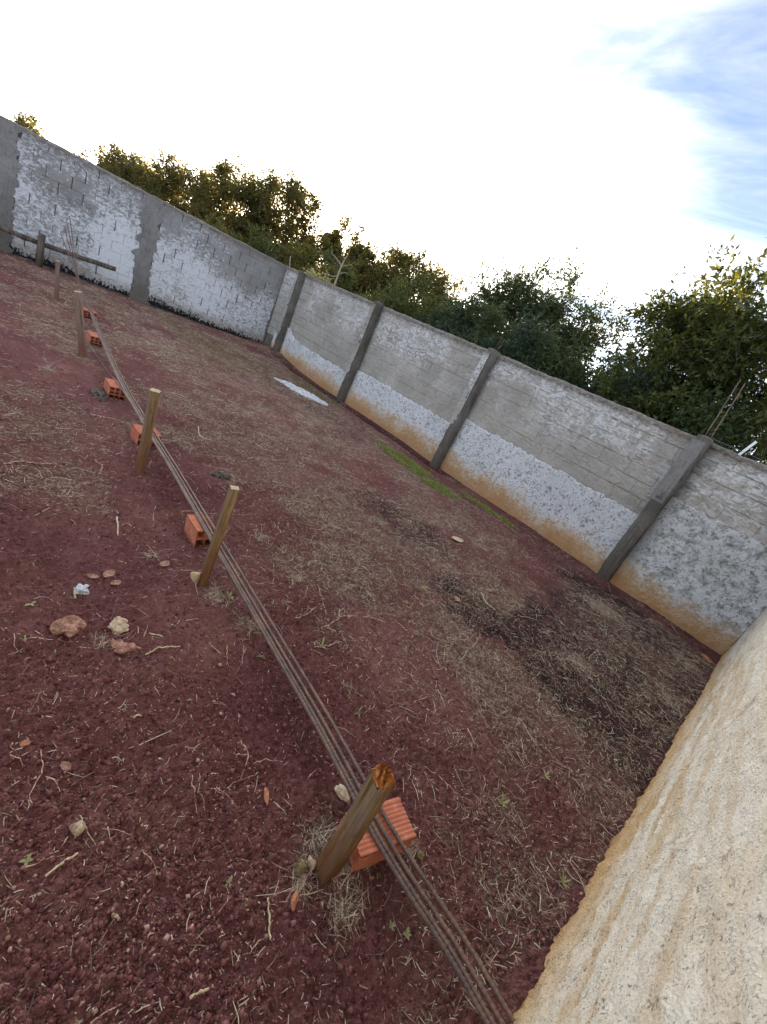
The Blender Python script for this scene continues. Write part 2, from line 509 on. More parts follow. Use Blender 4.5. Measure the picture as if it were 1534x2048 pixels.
def m_left_wall():
    m, g = mat('patchy_whitewashed_blockwork')
    p = g.pos()
    x, y, z = g.sep(p)[:3]
    c, n, n2 = wall_base(g, p, (.22, .215, .21), (.36, .35, .335))
    pn = g.n('ShaderNodeMapping', {'Vector': p, 'Scale': (1, 1, 1.6)}).outputs[0]
    fl = g.noise(pn, 13, 7, .78, .7)
    big = g.noise(p, .75, 3, .5)
    zmid = g.math('MULTIPLY', g.step(z, .05, .35), g.math('SUBTRACT', 1.0, g.step(z, .95, 1.85)))
    endg = g.math('MULTIPLY', g.step(g.math('ADD', y, g.math('MULTIPLY', g.noise(p, 1.6, 3), 1.4)), 4.0, 7.4), .11)
    cov = g.math('ADD', g.math('MULTIPLY', zmid, .15), g.math('MULTIPLY', g.step(big, .36, .58), .13))
    wm = g.step(g.math('SUBTRACT', g.math('ADD', fl, cov), endg), .59, .73)
    c = g.mix(g.math('MULTIPLY', wm, .88), c, (.72, .745, .77))
    low = g.math('SUBTRACT', 1.0, g.step(g.math('ADD', z, g.math('MULTIPLY', g.noise(p, 1.1, 3), .3)), .28, .55))
    c = g.mix(g.math('MULTIPLY', low, .6), c, (.40, .37, .33))
    top = g.step(g.math('ADD', z, g.math('MULTIPLY', g.noise(p, 6, 4), .2)), 2.02, 2.26)
    c = g.mix(g.math('MULTIPLY', top, .7), c, (.165, .13, .098))
    # black foot, ragged upper edge: tarred near the far corner, painted trench shade nearer
    edge = g.noise(g.n('ShaderNodeMapping', {'Vector': p, 'Scale': (1, 1, .6)}).outputs[0], 24, 5, .8)
    tar_shade = g.math('LESS_THAN', g.math('SUBTRACT', z, g.math('MULTIPLY', g.math('SUBTRACT', edge, .5), .75)), g.math('MULTIPLY', g.noise(p, .9, 2), .22))
    c = g.mix(tar_shade, c, (.016, .015, .016))
    h = g.math('ADD', fl, g.math('MULTIPLY', g.noise(p, 60, 5, .65), .5))
    out(g, c, .92, g.bump(h, .7, .02), .15)
    return m
M['left'] = m_left_wall()
def m_column(name, lo, hi):
    m, g = mat(name)
    p = g.pos()
    c, n, n2 = wall_base(g, p, lo, hi)
    st = g.noise(g.n('ShaderNodeMapping', {'Vector': p, 'Scale': (1, 1, .08)}).outputs[0], 40, 4, .6)
    c = g.mix(g.math('MULTIPLY', g.step(st, .5, .75), .5), c, tuple(v*.4 for v in lo))
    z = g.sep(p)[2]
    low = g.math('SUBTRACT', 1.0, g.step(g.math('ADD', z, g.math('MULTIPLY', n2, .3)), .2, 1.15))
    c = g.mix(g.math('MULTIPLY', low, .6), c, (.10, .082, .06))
    h = g.math('ADD', g.math('MULTIPLY', st, .8), g.noise(p, 45, 5, .65))
    out(g, c, .93, g.bump(h, .8, .018), .15)
    return m
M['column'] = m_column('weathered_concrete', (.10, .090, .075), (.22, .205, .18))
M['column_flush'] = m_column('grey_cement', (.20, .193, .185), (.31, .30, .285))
def m_joint():
    m, g = mat('recessed_mortar')
    p = g.pos()
    n = g.noise(p, 18, 5, .65)
    out(g, g.ramp(n, [(.35, (.10, .092, .082)), (.65, (.24, .225, .205))]), .95, g.bump(g.noise(p, 80, 4), .6, .01), .1)
    return m
M['joint'] = m_joint()
def m_near_wall():
    m, g = mat('cream_painted_roughcast')
    p = g.pos()
    x, y, z = g.sep(p)[:3]
    n = g.noise(p, 3.2, 6, .62)
    n2 = g.noise(p, 95, 5, .75)
    c = g.ramp(n, [(.3, (.74, .67, .54)), (.7, (.86, .82, .72))])
    run = g.noise(g.n('ShaderNodeMapping', {'Vector': p, 'Rotation': (math.radians(14), 0, 0), 'Scale': (1, .30, 2.4)}).outputs[0], 5.0, 6, .6, .8)
    oc = g.math('MULTIPLY', g.step(run, .42, .62), g.math('ADD', .3, g.math('MULTIPLY', g.math('SUBTRACT', 1.0, g.step(z, .25, 1.1)), .6)))
    c = g.mix(g.math('MULTIPLY', oc, 1.0), c, (.60, .42, .22))
    drip = g.noise(g.n('ShaderNodeMapping', {'Vector': p, 'Scale': (1, 1, .10)}).outputs[0], 9, 5, .6)
    c = g.mix(g.math('MULTIPLY', g.step(drip, .60, .74), .45), c, (.44, .31, .185))
    zz = g.math('SUBTRACT', g.math('SUBTRACT', z, g.math('MULTIPLY', n, .26)), g.math('MULTIPLY', g.math('SUBTRACT', n2, .5), .22))
    f1 = g.math('SUBTRACT', 1.0, g.step(zz, -.14, .30))
    c = g.mix(g.math('MULTIPLY', f1, .9), c, (.62, .39, .16))
    f2 = g.math('SUBTRACT', 1.0, g.step(zz, -.16, -.02))
    c = g.mix(g.math('MULTIPLY', f2, .7), c, (.30, .115, .045))
    pit = g.step(g.math('ADD', n2, g.math('MULTIPLY', g.noise(p, 18, 4), .3)), .70, .79)
    c = g.mix(g.math('MULTIPLY', pit, .8), c, (.16, .135, .105))
    h = g.math('ADD', g.noise(p, 80, 5, .75), g.math('MULTIPLY', g.voro(p, 120), .4))
    out(g, c, .92, g.bump(h, .9, .012), .15)
    return m
M['near'] = m_near_wall()
def m_leaf(name, cols, transl=.42, rough=.5, dead=None):
    m, g = mat(name)
    r = g.island()
    k = len(cols)
    c = g.ramp(r, [(i/(k-1), v) for i, v in enumerate(cols)])
    big = g.noise(g.pos(), .7, 3)
    c = g.mix(g.math('MULTIPLY', g.step(big, .4, .7), .4), c, cols[-1])
    b = g.n('ShaderNodeBsdfPrincipled', {'Base Color': c, 'Roughness': rough, 'Specular IOR Level': .3})
    t = g.n('ShaderNodeBsdfTranslucent', {'Color': g.mix(1.0, c, (1.35, 1.2, .55), 'MULTIPLY')})
    mx = g.n('ShaderNodeMixShader', {0: transl, 1: b.outputs[0], 2: t.outputs[0]})
    g.n('ShaderNodeOutputMaterial', {0: mx.outputs[0]})
    return m
M['leaf_olive'] = m_leaf('olive_leaf', [(.07, .078, .027), (.12, .12, .04), (.19, .17, .055)], .5)
M['leaf_dark'] = m_leaf('dark_green_leaf', [(.03, .05, .024), (.052, .08, .034), (.09, .118, .046)], .34)
M['leaf_mid'] = m_leaf('mid_green_leaf', [(.04, .06, .02), (.07, .095, .03), (.13, .145, .046)], .42)
M['leaf_blue'] = m_leaf('bluish_green_leaf', [(.024, .05, .032), (.04, .072, .045), (.07, .10, .06)], .3)
M['grass'] = m_leaf('short_grass', [(.13, .17, .04), (.22, .28, .065), (.36, .38, .11)], .3)
M['grass_dry'] = m_leaf('yellowing_grass', [(.10, .085, .035), (.17, .145, .06), (.25, .22, .10)], .2)
M['weed'] = m_leaf('weed_leaf', [(.17, .18, .075), (.28, .29, .13), (.46, .43, .25)], .3)
M['trunk'] = m_twig('tree_bark', (.045, .036, .028), (.12, .095, .07))
def m_plain(name, col, rough=.5, metal=0.0):
    m, g = mat(name)
    n = g.noise(g.pos(), 30, 4)
    out(g, g.mix(g.math('MULTIPLY', n, .35), col, tuple(v*.6 for v in col)), rough, None, .4, metal)
    return m
M['white_pvc'] = m_plain('white_plastic', (.78, .80, .82), .4)
M['wire'] = m_plain('galvanised_wire', (.22, .24, .25), .45, .7)

# ------------------------------------------------------------------ ground
def blob(x, y, cx, cy, rx, ry, rot=0.0, seed=1, rag=.5):
    c, s = math.cos(rot), math.sin(rot)
    u = ((x-cx)*c+(y-cy)*s)/rx; v = (-(x-cx)*s+(y-cy)*c)/ry
    d = np.sqrt(u*u+v*v)+rag*fbm(x*1.6, y*1.6, 4, seed)
    return 1-sstep(d, .55, 1.15)
def litter_density(x, y):
    d = np.zeros_like(x)
    for (cx, cy, rx, ry, rot, wt, sd_) in (
            (-8.6, 4.2, 3.0, 1.9, .1, 1.0, 21), (-5.2, 3.6, 2.6, 1.6, 0, 1.0, 22), (-2.7, 2.7, 1.7, .8, .35, 1.0, 23),
            (-1.5, 2.75, 1.5, .75, .1, 1.05, 24), (-1.4, 4.2, 1.7, .75, 0, .95, 25), (-.35, 3.3, .9, 1.0, 0, 1.0, 26),
            (-.1, 2.4, .6, .7, 0, .65, 27), (-3.4, .45, .9, .45, 0, .6, 28), (-7, 1.6, 2.0, .8, 0, .55, 29),
            (-10.3, 2.6, 1.8, 1.8, 0, .7, 30), (.15, 5.3, .8, 1.0, 0, .8, 31), (-3.2, 4.9, 2.0, .7, 0, .7, 32), (-6.3, 5.3, 1.7, .6, 0, .7, 33), (.24, 2.9, .22, 1.5, 0, .55, 34), (-.6, 1.75, .7, .4, 0, .3, 35)):
        d = np.maximum(d, wt*blob(x, y, cx, cy, rx*1.12, ry*1.12, rot, sd_, 1.25))
    d = d*(.55+.9*sstep(fbm(x*2.4, y*2.4, 4, 40), -.35, .35))
    bare = blob(x, y, -1.75, 6.02, 1.0, .28, .0, 41, .3)
    burnt = blob(x, y, -.42, 3.5, .85, .62, .4, 81, .7)
    d = d*(.35+.65*sstep(fbm(x*6.5, y*6.5, 3, 43), -.45, .25))
    return np.clip(d*(1-bare)*(1-.6*burnt), 0, 1.2)
def spaced(a, b, fine0, fine1, fd, lo_edge, hi_edge, k=.007):
    """coordinates from a to b: step fd between fine0 and fine1, widening slowly to the yard's edges, fast beyond"""
    mid = list(np.arange(fine0, fine1, fd))
    hi, p = [], fine1
    while p < b:
        hi.append(p)
        p += (fd+k*(p-fine1)) if p < hi_edge else max(.08, .35*(p-hi_edge)+.08)
    hi.append(b)
    lo, p = [], fine0
    while p > a:
        p -= (fd+k*(fine0-p)) if p > lo_edge else max(.08, .35*(lo_edge-p)+.08)
        lo.append(p)
    lo[-1] = a
    return np.array(lo[::-1]+mid+hi)
gx = spaced(-420, 420, -2.2, .62, .0095, -12.9, .7)
gy = spaced(-420, 420, .15, 2.5, .0095, -1.2, 7.0)
print('ground grid', len(gx), len(gy))
X, Y = np.meshgrid(gx, gy)
x, y = X.ravel(), Y.ravel()
near = 1-sstep(np.hypot(x, y), 3.0, 9.0)
Z = hgt(x, y)*(1-sstep(np.hypot(x, y), 14, 40))
lit = litter_density(x, y)
clod = np.abs(fbm(x*33, y*33, 3, 60, .7))
trod = blob(x, y, -2.1, .85, 1.0, .55, 0, 70, .6)+blob(x, y, -4.6, 1.0, 1.6, .5, 0, 71, .6)+blob(x, y, -.75, 2.0, .6, .35, 0, 72, .6)
trod = np.clip(trod, 0, 1)
Z = Z+(.034*clod+.014*fbm(x*64, y*64, 2, 64))*near*(1-.25*trod)+.012*fbm(x*9, y*9, 3, 66)*(.3+.7*near)
damp = np.clip(sstep(x, -10.6, -9.4)*(1-sstep(x, -4.4, -3.0))*np.exp(-((y-6.3)/.22)**2)+np.exp(-((x+11.55+.13*(DB-y))/.3)**2)*.9+blob(x, y, .3, 5.4, .35, 1.6, 0, 80, .4)*.6, 0, 1)
ash = np.clip(blob(x, y, -.42, 3.5, 1.05, .75, .4, 81, 1.1)+.8*blob(x, y, -.15, 4.5, .75, 1.9, .25, 82, 1.1)+.7*blob(x, y, -.7, 5.7, 1.2, .6, 0, 89, 1.0)+.7*blob(x, y, -2.5, 3.6, .8, .5, 0, 83, .7)+.5*blob(x, y, -6.5, 4.9, 1.5, .5, 0, 84, .7), 0, 1)
green = np.clip(blob(x, y, -4.0, 5.45, 1.0, .32, -.12, 85, .5)+.7*blob(x, y, -2.75, 5.95, .55, .12, 0, 86, .5)+.35*blob(x, y, -7.6, 5.75, 1.1, .25, 0, 87, .5)+.22*blob(x, y, -9.0, 4.1, 1.6, .9, 0, 88, .7), 0, 1)
ground = mesh_np('ground', np.stack([x, y, Z], 1), grid(len(gx), len(gy)), M['soil'], None, True,
                 {'litter': lit, 'damp': damp, 'ash': ash, 'green': green, 'bare': trod*(1-lit.clip(0, 1))})
tag(ground, kind='structure')
_zi = Z.reshape(len(gy), len(gx))
def surf(px, py):
    """height of the finished ground mesh"""
    px = np.asarray(px, float); py = np.asarray(py, float)
    i = np.clip(np.searchsorted(gx, px)-1, 0, len(gx)-2); j = np.clip(np.searchsorted(gy, py)-1, 0, len(gy)-2)
    u = np.clip((px-gx[i])/(gx[i+1]-gx[i]), 0, 1); v = np.clip((py-gy[j])/(gy[j+1]-gy[j]), 0, 1)
    return (_zi[j, i]*(1-u)+_zi[j, i+1]*u)*(1-v)+(_zi[j+1, i]*(1-u)+_zi[j+1, i+1]*u)*v
def S(px, py):
    return float(surf(np.array([px]), np.array([py]))[0])
def in_yard(x, y, m=.03):
    return (y < DB-m) & (x < XC+math.tan(AC)*(DB-y)-m) & (x > XA-math.tan(AA)*(DB-y)+m)

# ------------------------------------------------------------------ boundary walls
def block_mesh(name, w, h, d, matl, jit, rec=.007):
    """one block: back on local y = d, front face towards -y, worn arrises"""
    b = .008
    def rect(x0, x1, z0, z1, yy):
        return [(x0, yy, z0), (x1, yy, z0), (x1, yy, z1), (x0, yy, z1)]
    j = lambda: random.uniform(-jit, jit)
    back = rect(0, w, 0, h, d)
    mid = [(a+j()*.6, c+rec+j()*.4, e+j()*.6) for a, c, e in rect(0, w, 0, h, 0)]
    fr = [(a+j(), c+j()*.5, e+j()) for a, c, e in rect(b*1.3, w-b*1.3, b, h-b, 0)]
    V = back+mid+fr
    Fc = [(i, (i+1) % 4, 4+(i+1) % 4, 4+i) for i in range(4)]+[(4+i, 4+(i+1) % 4, 8+(i+1) % 4, 8+i) for i in range(4)]+[(8, 9, 10, 11)]
    me = bpy.data.meshes.new(name)
    me.from_pydata(V, [], [tuple(reversed(f)) for f in Fc])
    me.materials.append(matl)
    return me
BW, BH = .395, .194
def blockwork(parent, x0, x1, floor_of, matl, seed, skip=None):
    """courses of blocks along local x, front faces at local y = 0"""
    rnd = random.Random(seed)
    variants = [block_mesh('block', BW-.007, BH-.007, .05, matl, .0035) for _ in range(6)]
    halfs = {}
    n = 0
    k = 0
    z = WH-BH
    while z > -.1:
        u = x0+(0 if k % 2 else -BW/2)
        while u < x1:
            a, b = max(u, x0), min(u+BW, x1)
            if b-a > .05 and z+BH*.6 > floor_of((a+b)/2) and not (skip and skip((a+b)/2)):
                if b-a > BW-.01:
                    me = rnd.choice(variants)
                else:
                    key = round(b-a, 2)
                    if key not in halfs:
                        halfs[key] = block_mesh('block', b-a-.007, BH-.007, .05, matl, .003)
                    me = halfs[key]
                o = bpy.data.objects.new('block', me)
                o.location = (a+.0035, rnd.uniform(-.0035, .0035), z+.0035)
                o.rotation_euler = (rnd.uniform(-.008, .008), 0, rnd.uniform(-.005, .005))
                link(o, parent)
                n += 1
            u += BW
        z -= BH
        k += 1
    return n

# far wall (plane y = DB)
fw = empty('boundary_wall', (XA, DB, 0))
tag(fw, 'grey block wall with concrete pillars and rust-stained white band below the trees', 'wall', 'walls around the lot')
L = XC-XA
V, Fc = boxv(-.14, L+.14, .008, .15, -.5, WH-.006)
mesh_np('core', V, Fc, M['upper'], fw)
PIL = [(-10.46, .15), (-7.345, .15), (-4.245, .15), (-.875, .175)]        # right faces of the pillars
bays = [(-11.37, PIL[0][0]-.15, .50), (PIL[0][0], PIL[1][0]-.15, .60), (PIL[1][0], PIL[2][0]-.15, .78), (PIL[2][0], PIL[3][0]-.15, 1.00), (PIL[3][0], XC-.004, 1.40)]
def floor_of(u):
    xx = u+XA
    for a, b, t in bays:
        if a-.2 <= xx <= b+.2:
            return t-.02
    return .6
print('far wall blocks', blockwork(fw, 0, L, floor_of, M['upper'], 3))
for bi, (a, b, t) in enumerate(bays):
    if bi == 0:
        a, b = -10.98, PIL[0][0]-.152
    u = np.arange(a+.002, b-.001, .018); nz = int((t+.4)/.018)
    v = np.linspace(0, 1, nz)
    U_, V_ = np.meshgrid(u, v)
    topz = t+.018*fbm(U_*3, U_*0+bi*7, 4, 90+bi)+.035*fbm(U_*17, U_*0+bi*3, 3, 190+bi, .7)+.025*vnoise(U_*.9, U_*0, 95+bi)
    if bi == 1:
        topz = topz+.22*np.exp(-((U_-a)/.35)**2)
    ZZ = -.4+V_*(topz+.4)
    off = -.014-.016*np.abs(fbm(U_*13, ZZ*13, 4, 97+bi, .6))
    off = np.where(V_ > .985, .02, off)
    mesh_np('roughcast_band', np.stack([U_-XA, off, ZZ], -1).reshape(-1, 3), grid(len(u), nz), M['band'], fw, True)
# coping of slopped mortar
u = np.arange(-.1, L+.1, .025)
prof = [(-.004, -.045), (-.010, -.015), (.002, .008), (.07, .014), (.15, .006), (.158, -.04)]
VV = []
for q, (yy, zz) in enumerate(prof):
    VV.append(np.stack([u, yy-.012*np.abs(fbm(u*9, u*0+q, 3, 130)), WH+zz+(.020*fbm(u*7, u*0+q*.3, 4, 131)+(.03*np.abs(fbm(u*16, u*0, 3, 133)) if q == 0 else 0)*-1)], -1))
VV = np.stack(VV, 0).reshape(-1, 3)
mesh_np('coping', VV, grid(len(u), len(prof)), M['upper'], fw, True)
def pillar(xr, wd, dep, top):
    """cast concrete pier with board marks, its front to -y"""
    nz = 80
    mb = MB()
    zz = np.linspace(-.35, top, nz)
    ring = []
    pts = [(xr, 0.02), (xr, -dep*.5), (xr-.004, -dep+.012), (xr-.02, -dep), (xr-wd*.5, -dep), (xr-wd+.02, -dep), (xr-wd+.004, -dep+.012), (xr-wd, -dep*.5), (xr-wd, .02)]
    for i, (a, b) in enumerate(pts):
        jx = .022*fbm(zz*5, zz*0+i*1.7, 4, 140+int(xr*-10), .65)
        ring.append(np.stack([a-XA+jx+.004*np.sign(np.sin(zz*9)), np.full(nz, b)+.022*fbm(zz*6, zz*0+i*2.3, 4, 150, .65), zz], -1))
    R_ = np.stack(ring, 1).reshape(-1, 3)
    n = len(pts)
    mb.add(R_, grid(n, nz))
    Vt = np.array([R_[(nz-1)*n+i] for i in range(n)])
    cen = Vt.mean(0)+np.array([0, 0, .015])
    mb.add(np.vstack([Vt, cen]), np.array([(i, (i+1) % n, n) for i in range(n)]))
    return mb.build('pillar', M['column'], fw, False)
def rods(par, pts, r=.005):
    for a, b in pts:
        a, b = np.array(a), np.array(b)
        P = np.array([a+(b-a)*t for t in np.linspace(0, 1, 6)])
        P[1:-1] += RNG.normal(0, .004, (4, 3))
        tube('rebar', P, r, M['rebar'], par, 6)
for k, (xr, wd) in enumerate(PIL):
    dep = (.16, .165, .165, .12)[k]
    po = pillar(xr, wd, dep, WH+(.01, .035, .03, .035)[k])
    ux = xr-XA
    bt_ = (.52, .62, .80, 1.25)[k]
    pmat = M['upper'] if k < 3 else M['column_flush']
    if True:
        zz = np.linspace(bt_, WH-.03, 60); uu = np.linspace(ux-wd-.02, ux-.035, 7)
        A_, B_ = np.meshgrid(uu, zz)
        A_ = A_+.012*fbm(B_*6, B_*0+k, 3, 160+k)*(np.abs(A_-uu[3]) > .04)
        mesh_np('plaster_strip', np.stack([A_, -dep-.004-.012*np.abs(fbm(A_*20, B_*12, 3, 165)), B_], -1).reshape(-1, 3), grid(7, 60), pmat, po, True)
        V, Fc = boxv(ux-wd-.018, ux-.04, -dep-.003, -dep+.02, bt_+.004, WH-.035)
        mesh_np('plaster_backing', V, Fc, pmat, po)
    if k == 1:
        rods(po, [((ux-.12, -.10, WH-.02), (ux-.125, -.10, WH+.13)), ((ux-.10, -.02, WH-.02), (ux-.10, -.02, WH+.13)), ((ux-.04, -.10, WH-.02), (ux-.04, -.10, WH+.12)), ((ux-.025, -.02, WH-.02), (ux-.03, -.02, WH+.13))], .005)
    if k == 2:
        rods(po, [((ux-.10, -.05, WH-.02), (ux-.06, -.05, WH+.24)), ((ux-.05, -.03, WH-.02), (ux-.01, -.03, WH+.25))], .003)
    if k == 3:
        rods(po, [((ux-.10, -.06, WH-.02), (ux-.165, -.02, WH+.76)), ((ux-.035, -.04, WH-.02), (ux-.105, 0, WH+.74))], .0065)
        # stirrup wires tied round the two tall bars
    if k == 3:
        # ragged ridges left by the shuttering on the lower front
        for q in range(3):
            zz = np.linspace(.05, .95-.15*q, 30)
            xx = ux-.135+.045*q+.012*fbm(zz*5, zz*0+q, 3, 170)
            tube('shuttering_ridge', np.stack([xx, np.full(30, -dep-.002)+.006*fbm(zz*9, zz*0+q, 2, 171), zz], -1), .006+.003*np.sin(zz*21), M['column_flush'], po, 5)

# left wall: local x runs from the far corner towards the viewer's side
lw = empty('boundary_wall', (XA, DB, 0), 0)
ang = math.atan2(-math.cos(AA), -math.sin(AA))
lw.rotation_euler = (0, 0, ang)
tag(lw, 'patchy whitewashed block wall with black foot of tar and painted shade behind the timber rail', 'wall', 'walls around the lot')
LA = 8.9
# in this frame +y local points away from or into the yard; the yard lies on the +y side after the turn
V, Fc = boxv(.02, LA, -.15, -.026, -.5, WH-.006)
mesh_np('core', V, Fc, M['joint'], lw)
FL = [(2.95, 3.33), (5.35, 5.95)]
def blockwork_left():
    rnd = random.Random(5)
    def turned(w_):
        me = block_mesh('block', w_-.006, BH-.001, .05, M['left'], .0025, .0035)
        me.transform(Matrix.Rotation(math.pi, 4, 'Z') @ Matrix.Translation((-(w_-.006), 0, 0)))
        return me
    variants = [turned(BW) for _ in range(5)]+[turned(BW-.012), turned(BW-.016), turned(BW-.010)]
    cuts = {}
    n = k = 0
    z = WH-BH
    spans = [(.02, FL[0][0]+.05), (FL[0][1]-.05, FL[1][0]+.05), (FL[1][1]-.05, LA)]
    while z > -.02:
        for s0, s1 in spans:
            u = .02+(0 if k % 2 else -BW/2)
            while u < s1:
                a, b = max(u, s0), min(u+BW, s1)
                if b-a > .06:
                    if b-a > BW-.01:
                        me = rnd.choice(variants)
                    else:
                        key = round(b-a, 2)
                        if key not in cuts:
                            cuts[key] = turned(b-a)
                        me = cuts[key]
                    o = bpy.data.objects.new('block', me)
                    o.location = (a+.003, rnd.uniform(-.004, .004), z+.003)
                    o.rotation_euler = (rnd.uniform(-.008, .008), 0, rnd.uniform(-.005, .005))
                    link(o, lw); n += 1
                u += BW
        z -= BH; k += 1
    return n
print('left wall blocks', blockwork_left())
for (a, b) in FL+[(.0, .03)]:
    u = np.linspace(a-.12, b+.12, 26); v = np.linspace(-.3, WH, 150)
    U_, V_ = np.meshgrid(u, v)
    e = .12*fbm(V_*3, V_*0+a+np.sign(U_-(a+b)/2)*3, 3, 180)+.10*fbm(V_*14, V_*0+a+np.sign(U_-(a+b)/2)*5, 3, 182)
    tt_ = (U_-u[0])/(u[-1]-u[0])
    uu = a+(b-a)*tt_+e*np.abs(tt_*2-1)
    off = np.full_like(uu, .010)+.014*fbm(uu*8, V_*8, 3, 181)
    mesh_np('cement_strip', np.stack([uu, off, V_], -1).reshape(-1, 3), grid(26, 150), M['column_flush'], lw, True)
u = np.arange(0, LA, .025)
VV = []
for q, (yy, zz) in enumerate(prof):
    VV.append(np.stack([u, -yy+.010*np.abs(fbm(u*9, u*0+q, 3, 190)), WH+zz+.018*fbm(u*7, u*0+q*.3, 4, 191)], -1))
mesh_np('coping', np.stack(VV, 0).reshape(-1, 3), grid(len(u), len(prof)), M['left'], lw, True)
V, Fc = boxv(.02, LA, .0, .022, -.5, -.025)
mesh_np('footing_beam', V, Fc, M['left'], lw)

# near wall: local x from the far corner towards the viewer, yard on the -x world side
nw = empty('boundary_wall', (XC, DB, 0), math.atan2(-math.cos(AC), math.sin(AC)))
tag(nw, 'cream roughcast wall with ochre splash stains where the steel bars end', 'wall', 'walls around the lot')
LN = 9.6
us = np.concatenate([np.arange(-.02, 3.4, .02), np.arange(3.4, 6.9, .011), np.arange(6.9, LN, .04)])
vs = np.concatenate([np.linspace(-.35, 1.3, 145), np.linspace(1.33, 2.3, 30)])
U_, V_ = np.meshgrid(us, vs)
off = -.004-.012*np.abs(fbm(U_*11, V_*11, 4, 200, .65))-.014*fbm(U_*1.1, V_*1.4, 3, 203)-.008*fbm(U_*38, V_*38, 3, 206)
foot = np.exp(-((V_+.02)/.10)**2)
off = off-.022*foot*np.abs(fbm(U_*7, V_*5, 4, 208))
mesh_np('roughcast_face', np.stack([U_, off, V_], -1).reshape(-1, 3), grid(len(us), len(vs)), M['near'], nw, True)
V, Fc = boxv(-.1, LN, .05, .2, -.5, 2.28)
mesh_np('core', V, Fc, M['joint'], nw)

# ------------------------------------------------------------------ hollow clay bricks
def clay_block(w, h, l, nx, nz):
    """hollow clay block lying on its side: cells run along local y, grooves along the outside"""
    mb = MB()
    t = .009
    def slab(p0, p1, nrm, grooves):
        # p0 -> p1 outer edge line in the x-z plane, extruded along y
        p0, p1, nrm = np.array(p0), np.array(p1), np.array(nrm)
        prof = []
        n = grooves*4
        for i in range(n+1):
            q = p0+(p1-p0)*(.07+.86*i/n)
            dpt = .0035 if i % 4 in (2, 3) else 0
            prof.append(q-nrm*dpt)
        prof = [p0]+prof+[p1]
        inner = [p1-nrm*t, p0-nrm*t]
        ring = np.array(prof+inner)
        k = len(ring)
        for yy in (0, 1):
            pass
        V0 = np.stack([ring[:, 0], np.zeros(k), ring[:, 1]], -1); V1 = V0+np.array([0, l, 0])
        i = np.arange(k); j = np.roll(i, -1)
        mb.add(np.vstack([V0, V1]), np.stack([i, j, j+k, i+k], -1))
        m_ = len(prof)
        # end caps, strip by strip
        caps = []
        Vc = []
        inn = [prof[a]-nrm*(t if True else 0)+nrm*(0 if (a == 0 or a == m_-1) else 0) for a in range(m_)]
        base0 = p0-nrm*t
        for a in range(m_):
            q = prof[a]
            s_ = np.dot(q-p0, nrm)
            inn[a] = q-nrm*(t+s_)
        Vc = np.array(prof+inn)
        for yy in (0.0, l):
            Vy = np.stack([Vc[:, 0], np.full(len(Vc), yy), Vc[:, 1]], -1)
            a = np.arange(m_-1)
            mb.add(Vy, np.stack([a, a+1, a+1+m_, a+m_], -1))
    slab((-w/2, h), (w/2, h), (0, 1), 8)
    slab((w/2, 0), (-w/2, 0), (0, -1), 8)
    slab((w/2, h-.0005), (w/2, .0005), (1, 0), 6)
    slab((-w/2, .0005), (-w/2, h-.0005), (-1, 0), 6)
    for k in range(1, nx):
        xx = -w/2+t+(w-2*t)*k/nx
        mb.add(*boxv(xx-.004, xx+.004, .001, l-.001, t*.9, h-t*.9))
    for k in range(1, nz):
        zz = t+(h-2*t)*k/nz
        mb.add(*boxv(-w/2+t*.9, w/2-t*.9, .0015, l-.0015, zz-.004, zz+.004))
    # a dark web half way down the cells closes the view through
    mb.add(*boxv(-w/2+t*.8, w/2-t*.8, l*.46, l*.5, t*.8, h-t*.8))
    return mb
BRW, BRH, BRL = .14, .115, .24
BG = 'hollow clay blocks under the steel bars'
brick_top = {}
def place_brick(key, cx, cy, rz, label, nx=2, nz=2, tilt=0.0, lift=0.0, w=BRW, h=BRH, l=BRL, sink=.008):
    mb = clay_block(w, h, l, nx, nz)
    mb.V = [v-np.array([0, l/2, 0]) for v in mb.V]
    o = mb.build('hollow_brick', M['brick'])
    o.location = (cx, cy, S(cx, cy)-sink+lift)
    o.rotation_euler = (0, tilt, rz)
    tag(o, label, 'brick', BG)
    brick_top[key] = S(cx, cy)-sink+lift+h
    return o
place_brick('b1', -.262, 1.135, math.radians(-15), 'ribbed red hollow brick beside the thick splintered stake', 2, 3)
# the next one lies on its edge
mb_dir = math.radians(68)
place_brick('b2', -2.215, 1.252, math.radians(88), 'orange hollow brick with open broken cells beside the slim stake', 2, 2, math.radians(-4), .0, .125, .135, .19)
place_brick('b3', -3.645, 1.33, math.radians(89), 'pale orange hollow brick behind the broad square stake', 3, 2, 0, 0, .18, .12, .19)
place_brick('b4', -4.76, 1.362, math.radians(87), 'hollow brick with nine dark cells between broad stake and leaning stake', 3, 3, 0, 0, .15, .125, .25)
place_brick('b5', -6.585, 1.56, math.radians(88), 'small hollow brick just past the leaning stake', 3, 3, 0, 0, .15, .125, .25)
place_brick('b6', -8.15, 1.80, math.radians(86), 'farthest hollow brick before the bars bend up', 3, 3, 0, 0, .18, .125, .22)

